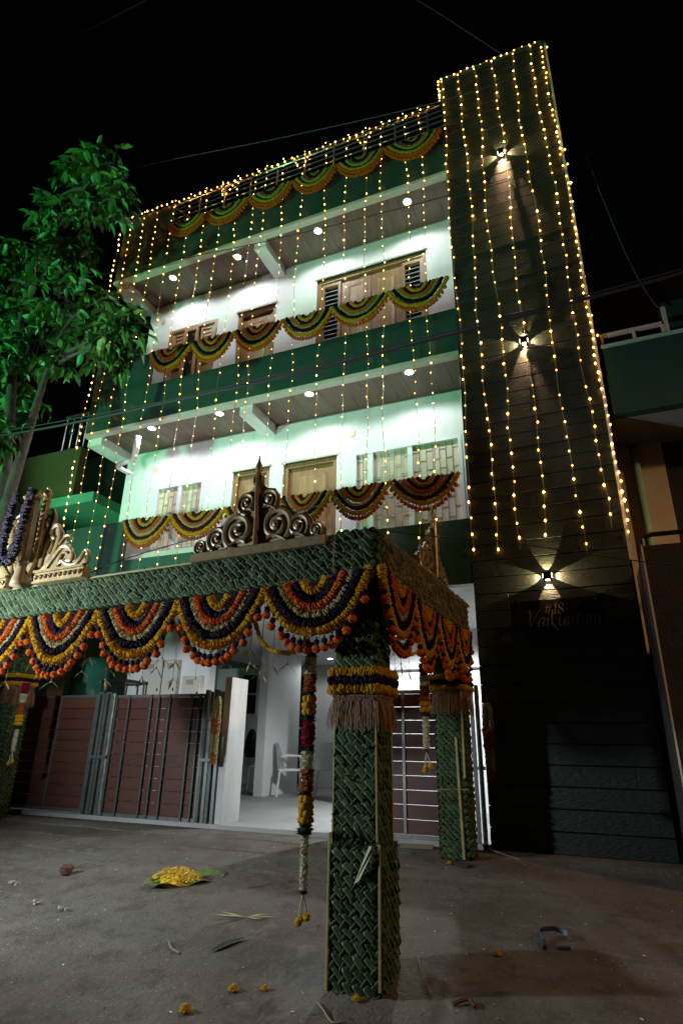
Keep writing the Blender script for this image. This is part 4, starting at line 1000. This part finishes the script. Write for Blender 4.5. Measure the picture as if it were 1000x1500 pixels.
# ------------------------------------------------------------------ tree
tree = thing('tree', 'slender leafy tree lit green at the left edge of the street', 'tree', loc=(-7.0, 5.0, g(5.0)-.05)); TO = Vector(tree.location)
b = MB()
A = [(-7.0,5.0,-.15),(-7.006,5.0,2.3),(-6.987,5,3.75),(-7.154,5,4.8),(-7.449,5,6.33),(-7.492,5,7.8),(-7.127,5,8.67),(-6.747,5,9.5)]
b.tube([p-TO for p in catmull(A, 6)], lambda u, i: .115*(1-u)+.012, 10, 0, True, lambda: random.uniform(.93, 1.07))
b.build('trunk', M['bark'], tree, True)
b = MB(); Bp = [(-6.80,4.92,-.15),(-6.746,4.9,2.26),(-6.721,4.9,3.6),(-6.635,4.9,4.64),(-6.548,4.9,5.5),(-6.348,4.9,6.4),(-5.758,4.9,6.7)]
b.tube([p-TO for p in catmull(Bp, 6)], lambda u, i: .10*(1-u)+.010, 10, 0, True, lambda: random.uniform(.93, 1.07)); b.build('trunk', M['bark'], tree, True)
LOBES = [((-6.042,4.65,9.146),.429),((-7.326,5.175,10.031),.381),((-5.884,4.825,8.556),.429),((-8.123,5.35,9.908),.381),((-6.53,5.0,8.581),.476),((-6.972,4.65,7.854),.476),((-7.054,5.175,8.235),.476),((-7.76,4.825,7.89),.429),
 ((-7.768,5.0,7.222),.571),((-6.421,4.65,6.768),.524),((-7.197,5.175,6.537),.571),((-7.366,4.825,6.095),.476),((-6.781,5.35,6.929),.429),((-5.849,5.0,6.627),.381),((-5.128,4.65,5.802),.40),((-6.19,5.175,6.258),.429),
 ((-5.315,4.825,5.659),.286),((-7.568,5.35,5.637),.381),((-6.432,5.0,5.851),.286),((-6.811,4.65,4.55),.286),((-8.473,4.825,7.715),.571),((-8.756,5.35,6.551),.571)]
trunkpts = catmull(A, 6)[14:]+catmull(Bp, 6)[14:]
b = MB(); LV = []
def leafgeo(l, wd):
    return [(0,0,0),(l*.3,wd*.5,.012),(l*.3,0,-.004),(l*.3,-wd*.5,.012),(l*.68,wd*.42,.004),(l*.68,0,-.014),(l*.68,-wd*.42,.004),(l,0,-.05)], [(0,2,1),(0,3,2),(1,2,5,4),(2,3,6,5),(4,5,7),(5,6,7)]
for (c, r) in LOBES:
    c = Vector(c); s = min(trunkpts, key=lambda p: (p-c).length+max(0, p.z-c.z)*.8)
    mid = s.lerp(c, .5)+Vector((random.uniform(-.1, .1), random.uniform(-.1, .1), .12))
    b = MB(); b.tube([p-TO for p in catmull([s, mid, c], 5)], lambda u, i: .028*(1-u)+.008, 6)
    ntw = int(8+r*21)
    for k in range(ntw):
        d = Vector((random.gauss(0, 1), random.gauss(0, 1), random.gauss(0, .9))); d.normalize(); tip = c+d*r*random.uniform(.45, 1.05)
        bs = c+d*r*.15
        b.tube([bs-TO, bs.lerp(tip, .5)+Vector((0, 0, .03))-TO, tip-TO], .006, 4)
        nl = random.randint(5, 7)
        for q in range(nl):
            a = 6.283*q/nl+random.uniform(-.4, .4); dr = Vector((math.cos(a), math.sin(a), random.uniform(-1.5, .1)))+d*.45; dr.normalize()
            LV.append((tip+(-d)*random.uniform(0, .12)+Vector((0, 0, random.uniform(-.03, .03))), dr, random.uniform(.18, .30)))
    b.build('branch', M['bark'], tree)
random.shuffle(LV)
camp = Vector((0, 0, .87))
LV.sort(key=lambda e: (e[0]-camp).length-(.0 if e[0].x > -7.9 else -3)+random.uniform(-.5, .5))
cr = MB(); lm = []
for q in range(3):
    v, f = leafgeo(.165, (.050, .058, .066)[q]); lm.append(MB().add(v, f).mesh('leaf', M['leaf_o']))
def leafmat(p, d):
    zz = Vector((0, 0, 1)); yv = zz.cross(d); 
    if yv.length < .05: yv = Vector((0, 1, 0))
    yv.normalize(); ro = random.uniform(-.6, .6); zz = d.cross(yv); yv, zz = yv*math.cos(ro)+zz*math.sin(ro), zz*math.cos(ro)-yv*math.sin(ro)
    return Matrix((d, yv, zz)).transposed()
singles = []
for n, (p, d, l) in enumerate(LV):
    Rm = leafmat(p, d)
    if n < 280: singles.append((p, Rm, l))
    else:
        v, f = leafgeo(l, l*random.uniform(.30, .40)); cr.add([p-TO+Rm @ Vector(q) for q in v], f)
crown = cr.build('crown', M['leaf'], tree, True); crown['kind'] = 'stuff'
for (p, Rm, l) in singles:
    o = link('leaf', random.choice(lm), crown); M4 = Rm.to_4x4(); M4.translation = p-TO; o.matrix_local = M4 @ Matrix.Scale(l/.165, 4)

# ------------------------------------------------------------------ neighbouring houses
nb = thing('neighbour_house', 'neighbouring house half hidden behind the tree at the left', 'house', loc=(-9, 8, 0))
def nbx(name, m_, x0, x1, y0, y1, z0, z1, par=None): b = MB(); b.box(x0+9, x1+9, y0-8, y1-8, z0, z1); return b.build(name, M[m_], par or nb)
nbx('wall', 'ngreen', -13, -8.35, 9.6, 14, 0, 7.2)
nbx('balcony_slab', 'ngreen', -13, -8.6, 8.0, 9.6, 5.2, 5.4); nbx('balcony_wall', 'nbrown', -13, -9.1, 7.95, 8.1, 5.4, 6.45)
nbx('balcony_slab', 'ngreen', -13, -8.4, 8.1, 9.6, 3.2, 3.4); nbx('balcony_wall', 'nbrown', -13, -8.5, 8.0, 8.12, 3.4, 4.25)
nbx('pier', 'ngreen', -8.55, -8.2, 9.2, 9.6, 0, 7.2); nbx('wall_edge', 'green', -8.2, -7.6, 9.4, 9.7, 0, 6.9)
rr = nbx('balcony_rail', 'rail', -9.75, -9.1, 7.98, 8.02, 7.25, 7.29)
for k in range(4):
    xx = -9.7+k*.19; b = MB(); b.tube([(xx+9, 0, 6.45), (xx+9, 0, 7.25)], .012, 6); b.build('baluster', M['rail'], rr)
    if k % 2: b = MB(); b.tube([((xx+9)+.07*math.cos(a/3), 0, 6.9+.07*math.sin(a/3)) for a in range(18)], .008, 5); b.build('scroll', M['rail'], rr)
n2 = thing('neighbour_house', 'unlit neighbouring house with green parapet at the right edge', 'house', loc=(.5, 6.3, 0))
def n2x(name, m_, x0, x1, y0, y1, z0, z1, par=None): b = MB(); b.box(x0-.5, x1-.5, y0-6.3, y1-6.3, z0, z1); return b.build(name, M[m_], par or n2)
pp = n2x('balcony_parapet', 'green', .51, 5, 6.30, 6.42, 4.24, 5.09); n2x('balcony_coping', 'ngreen', .50, 5, 6.28, 6.44, 5.09, 5.13, pp)
n2x('balcony_slab', 'ngrey', .51, 5, 6.42, 9.0, 4.24, 4.40); n2x('rear_wall', 'ngrey', .60, 5, 9.0, 9.2, 0, 8)
n2x('pier', 'beige', .51, 1.02, 7.15, 7.6, 0, 4.24); n2x('dark_wall', 'ndark', 1.03, 5, 7.2, 7.35, 0, 4.24)
b = MB(); b.tube([(.22, .80, 2), (.22, .80, 4.2)], .045, 10); b.build('drain_pipe', M['ngreen'], n2, True)
rl = n2x('railing', 'beige', .51, 1.15, 6.33, 6.37, 5.27, 5.31)
for xx in (.53, .86, 1.15): n2x('rail_post', 'beige', xx-.015, xx+.015, 6.335, 6.365, 5.13, 5.27, rl)
n2x('rail_post', 'beige', 1.17, 1.21, 6.33, 6.37, 5.13, 5.5, rl); n2x('water_tank', 'green', 1.22, 2.4, 6.6, 7.6, 5.13, 5.75)
n3 = thing('boundary_wall', 'dark boundary wall with pipe railing at the lower right edge', 'wall', loc=(.48, 5.9, 0)); n3['kind'] = 'thing'
b = MB(); b.box(0, 4, -.55, .5, -.1, 2.46); b.build('wall', M['ndark'], n3)
b = MB(); b.box(-.012, .0, -.56, -.53, 0, 2.47); b.build('edge_strip', M['beige'], n3)
b = MB(); b.tube([(.03, -.3, 2.46), (.03, -.3, 2.60), (.10, -.3, 2.63), (1.5, -.3, 2.63)], .022, 8); b.build('pipe_rail', M['black'], n3)
b = MB(); b.tube([(.62, -.3, 2.62), (.8, .3, 3.0), (2, .3, 3.0)], .02, 8); b.build('pipe_rail', M['black'], n3)

# ------------------------------------------------------------------ overhead cables
def cable(pts, r, label, m_='cable'):
    b = MB(); base = Vector(pts[0]); b.tube([p-base for p in catmull(pts, 10)], r, 5); o = b.build('overhead_cable', M[m_]); o.location = base; tag(o, label, 'cable', 'overhead cables')
cable([(-9.5,4.7,4.85),(-6.744,4.6,4.531),(-5.302,4.6,4.454),(-3.583,4.6,4.431),(-2.496,4.6,4.409),(-.735,4.6,4.451),(.329,4.6,4.489),(1.059,4.6,4.52),(3,4.6,4.7)], .016, 'thick black cable sagging across the middle of the house')
cable([(-9.5,4.7,4.95),(-6.764,4.6,4.595),(-4.732,4.6,4.485),(-3.4,4.6,4.455),(-.735,4.59,4.478),(1.05,4.59,4.55)], .007, 'thin cable running just above the thick black one')
cable([(-11,4.5,13.6),(-9.321,4.5,13.209),(-7.291,4.5,12.794),(-5.658,4.5,12.684)], .012, 'cable crossing the sky at the upper left corner', 'cable_w')
cable([(-8.4,5.8,10.95),(-5.942,5.2,9.665),(-3.133,5.2,8.969),(-.964,5.2,8.50),(.2,5.2,8.4)], .006, 'thin pale cable passing just above the roof railing', 'cable_w')
cable([(-9.6,5.6,8.6),(-8.13,5.6,8.281),(-6.55,5.6,8.01),(-3.481,5.6,7.558),(-.984,5.6,7.326),(-.2,5.6,7.3)], .006, 'thin black cable crossing the top balcony ceiling')
cable([(.40,6.5,10.3),(.567,6.5,9.716),(.784,6.5,7.863),(.981,6.5,6.408),(1.129,6.5,5.75),(1.2,6.5,5.6)], .010, 'cable drooping from the tower to the right neighbour', 'cable_w')
cable([(-1.5,5,10.9),(-1.117,5,10.355),(-.448,5,9.193),(-.119,5,8.597)], .006, 'dim cable in the sky above the tower', 'cable_w')
cable([(-1.306,3.9,2.332),(-.9,3.9,2.235),(-.499,3.9,2.156),(.317,3.9,1.936),(.5,3.9,1.9)], .004, 'thin wire strung from the canopy corner to the right wall', 'cable_w')
cable([(-4.238,3.6,1.98),(-3.386,3.6,2.246),(-1.45,3.6,2.5)], .004, 'thin wire rising behind the front beam', 'cable_w')

# ------------------------------------------------------------------ things on the ground
def gz(x, y): return g(y)+hn(x, y)
def marigold(x, y, r, label, sc_=1):
    b = MB()
    for ring, (n, rr, zz) in enumerate(((11, 1, .25), (9, .75, .55), (6, .45, .8))):
        for k in range(n):
            a = 6.283*k/n+ring*.3+random.uniform(-.15, .15); d = Vector((math.cos(a), math.sin(a), 0)); s = Vector((-d.y, d.x, 0)); c = d*r*rr*.35+Vector((0, 0, r*zz*.7))
            b.add([c-s*r*.22, c+d*r*.5*rr-s*r*.26+Vector((0,0,r*.12)), c+d*r*.75*rr+Vector((0,0,-r*.05)), c+d*r*.5*rr+s*r*.26+Vector((0,0,r*.12)), c+s*r*.22], [(0,1,2,3,4)])
    b.ball((0, 0, r*.45), r*.62, 9, 6, 0, .2, .7)
    o = b.build('marigold', M['fl_yellow']); o.location = (x, y, gz(x, y)+.004); tag(o, label, 'flower', 'fallen marigolds')
for (x, y, r, l) in ((-1.934,2.852,.034,'large fallen marigold nearest the camera at lower left'), (-1.84,3.105,.030,'fallen marigold lying left of another near the front post'), (-1.701,3.169,.022,'small fallen marigold just left of the front post foot'),
                     (-.69,3.896,.027,'single fallen marigold on the brown ground right of the front post'), (-1.235,3.209,.026,'fallen marigold touching the foot of the front post'), (-1.315,5.514,.028,'fallen marigold at the foot of the far post')):
    marigold(x, y, r, l)
# heap of yellow petals on a banana leaf
t = thing('banana_leaf', 'green banana leaf lying under the yellow petal heap', 'leaf', loc=(-3.13, 4.47, gz(-3.13, 4.47)+.008))
b = MB(); vs = []; n = 12
for i in range(n+1):
    u = -1+2*i/n; wd = .16*(1-abs(u)**2.2)**.6
    for k in (-1, -.5, 0, .5, 1): vs.append((u*.34, k*wd, .012*abs(k)+.014*math.sin(i*1.3+k)*abs(k)))
b.add(vs, [(i*5+k, i*5+k+1, (i+1)*5+k+1, (i+1)*5+k) for i in range(n) for k in range(4)]); bl = b.build('blade', M['banana'], t, True)
b = MB(); b.tube([(-.34, 0, .004), (0, 0, .006), (.36, 0, .004)], .007, 6); b.build('midrib', M['rib'], t)
t.rotation_euler = (R(5), 0, R(62))
b = MB()
for k in range(900):
    a = random.uniform(0, 6.283); q = math.sqrt(random.random()); x = math.cos(a)*q*.20; y = math.sin(a)*q*.17; z = .075*(1-q*q)*random.uniform(.6, 1.05)+.012; s = random.uniform(.008, .015); th = random.uniform(0, 6.283)
    d = Vector((math.cos(th), math.sin(th), random.uniform(-.3, .8))).normalized()*s; e = Vector((-math.sin(th), math.cos(th), random.uniform(-.4, .4)))*s*.6
    c = Vector((x, y, z)); b.add([c-d, c+e, c+d, c-e], [(0, 1, 2, 3)], 1 if random.random() < .10 else 0)
b.ball((0, 0, -.02), .15, 12, 6, 0, .05, .5)
o = b.build('petal_heap', [mat('yellow_petals', (.62,.45,.02), .75, island=.3), mat('pink_petals', (.45,.12,.05), .75)]); o.location = (-3.17, 4.40, gz(-3.17, 4.40)+.02); tag(o, 'heap of loose yellow petals piled on the banana leaf', 'petals')
def blade(pts, wd, m_, label, name='fallen_leaf', cat='leaf', grp='fallen leaves'):
    P = catmull([(x, y, gz(x, y)+h) for x, y, h in pts], 5); b = MB(); vs = []; base = P[0]
    for i, p in enumerate(P):
        tt = (P[min(i+1, len(P)-1)]-P[max(i-1, 0)]); s = Vector((-tt.y, tt.x, 0)).normalized()*wd*math.sin(math.pi*(.08+.84*i/(len(P)-1)))
        vs += [p-s-base+Vector((0,0,.004)), p-base, p+s-base+Vector((0,0,.005))]
    b.add(vs, [(i*3+k, i*3+k+1, i*3+k+4, i*3+k+3) for i in range(len(P)-1) for k in range(2)]); o = b.build(name, M[m_]); o.location = base; tag(o, label, cat, grp)
def frond(x, y, label):
    t = thing('leaf_sprig', label, 'leaf sprig', None, (x, y, gz(x, y)+.006))
    for k in range(8):
        a = (R(10) if k % 2 else R(200))+random.uniform(-.55, .55); l = random.uniform(.10, .24); d = Vector((math.cos(a), math.sin(a), random.uniform(.02, .2))); s = Vector((-d.y, d.x, 0))*.011
        b = MB(); b.add([(0,0,0), d*l*.5+s, d*l, d*l*.5-s], [(0,1,2,3)]); b.build('blade', M['palm'], t)
frond(-2.284, 3.949, 'sprig of pale green leaf strips on the ground left of the long garland')
blade([(-2.20,3.45,.006),(-2.17,3.54,.012),(-2.12,3.66,.008)], .022, 'strip', 'dull green fallen leaf left of the front post')
blade([(-2.58,4.47,.004),(-2.53,4.55,.008),(-2.48,4.66,.004)], .008, 'twig', 'thin dry blade right of the petal heap')
blade([(-2.37,4.70,.004),(-2.33,4.80,.008),(-2.31,4.88,.004)], .008, 'twig', 'thin dry blade beyond the long garland')
def stick(pts, r, label, m_='twig'):
    P = catmull([(x, y, gz(x, y)+h) for x, y, h in pts], 5); base = P[0]; b = MB(); b.tube([p-base for p in P], r, 5); o = b.build('twig', M[m_]); o.location = base; tag(o, label, 'twig', 'fallen twigs')
stick([(-2.52,3.48,.006),(-2.44,3.40,.01),(-2.36,3.37,.006)], .006, 'curved dry twig on the ground at left centre')
stick([(-1.40,3.13,.006),(-1.34,3.06,.012),(-1.26,2.98,.006),(-1.20,3.0,.01)], .005, 'crooked twig at the bottom edge left of the front post')
stick([(-1.08,3.72,.01),(-1.02,3.55,.03),(-.92,3.36,.01)], .003, 'long thin straw lying right of the front post')
stick([(-4.2,4.30,.01),(-4.15,4.45,.05),(-4.05,4.55,.02),(-4.0,4.66,.06)], .005, 'thin twig sticking out beside the brown husk')
stick([(-.80,3.30,.01),(-.74,3.34,.02),(-.70,3.30,.01)], .010, 'short dark stub of wood at the bottom right of the post', 'husk')
b = MB(); b.ball((0, 0, .035), .055, 9, 6, 0, .25, .75); o = b.build('coconut_husk', M['husk']); o.location = (-4.183, 4.30, gz(-4.183, 4.30)); tag(o, 'brown piece of coconut husk on the ground at left', 'husk')
for (x, y, l) in ((-3.835,3.704,'small clump of white flowers at far lower left'), (-3.539,3.664,'larger clump of white flowers right of the smaller one'), (-4.385,3.986,'faint clump of white flowers by the left edge')):
    b = MB()
    for k in range(14): b.ball((random.uniform(-.05, .05), random.uniform(-.022, .022), random.uniform(.006, .02)), random.uniform(.005, .010), 6, 4, 0, .2)
    o = b.build('white_flowers', M['fl_white']); o.location = (x, y, gz(x, y)); tag(o, l, 'flowers', 'fallen white flowers', 'stuff')
P = catmull([(-.476,4.161,.01),(-.50,4.22,.035),(-.43,4.31,.03),(-.36,4.30,.02),(-.34,4.25,.01)], 6); b = MB(); vs = []
for i, p in enumerate(P):
    q = Vector((p.x, p.y, gz(p.x, p.y)+p.z)); vs += [q+Vector((0,0,-.008)), q+Vector((.006,.004,.016))]
b.add(vs, [(i*2, i*2+1, i*2+3, i*2+2) for i in range(len(P)-1)]); b.tube([Vector((-.476,4.16,gz(-.476,4.16)+.012)), Vector((-.46,4.06,gz(-.46,4.06)+.012))], .013, 6); o = b.build('plastic_strap', M['blue']); tag(o, 'curled dark blue plastic strap on the brown ground', 'strap')
b = MB(); b.bbox(-.035, .035, -.012, .012, 0, .016, .003); o = b.build('plastic_clip', M['blue']); o.location = (-.364, 4.113, gz(-.364, 4.113)); o.rotation_euler = (0, 0, R(15)); tag(o, 'small dark plastic clip beside the blue strap', 'clip')
b = MB(); b.box(-.15, .15, -.03, .03, 0, .03); o = b.build('wood_offcut', M['twig']); o.location = (-1.72, 5.98, .005); o.rotation_euler = (0, 0, R(8)); tag(o, 'flat wooden offcut in front of the right gate', 'wood')
b = MB(); b.box(-.10, .10, -.035, .035, 0, .02); o = b.build('dark_tile_shard', M['ndark']); o.location = (-1.22, 5.52, g(5.52)+.004); o.rotation_euler = (0, 0, R(-35)); tag(o, 'dark flat shard at the foot of the far post', 'shard')
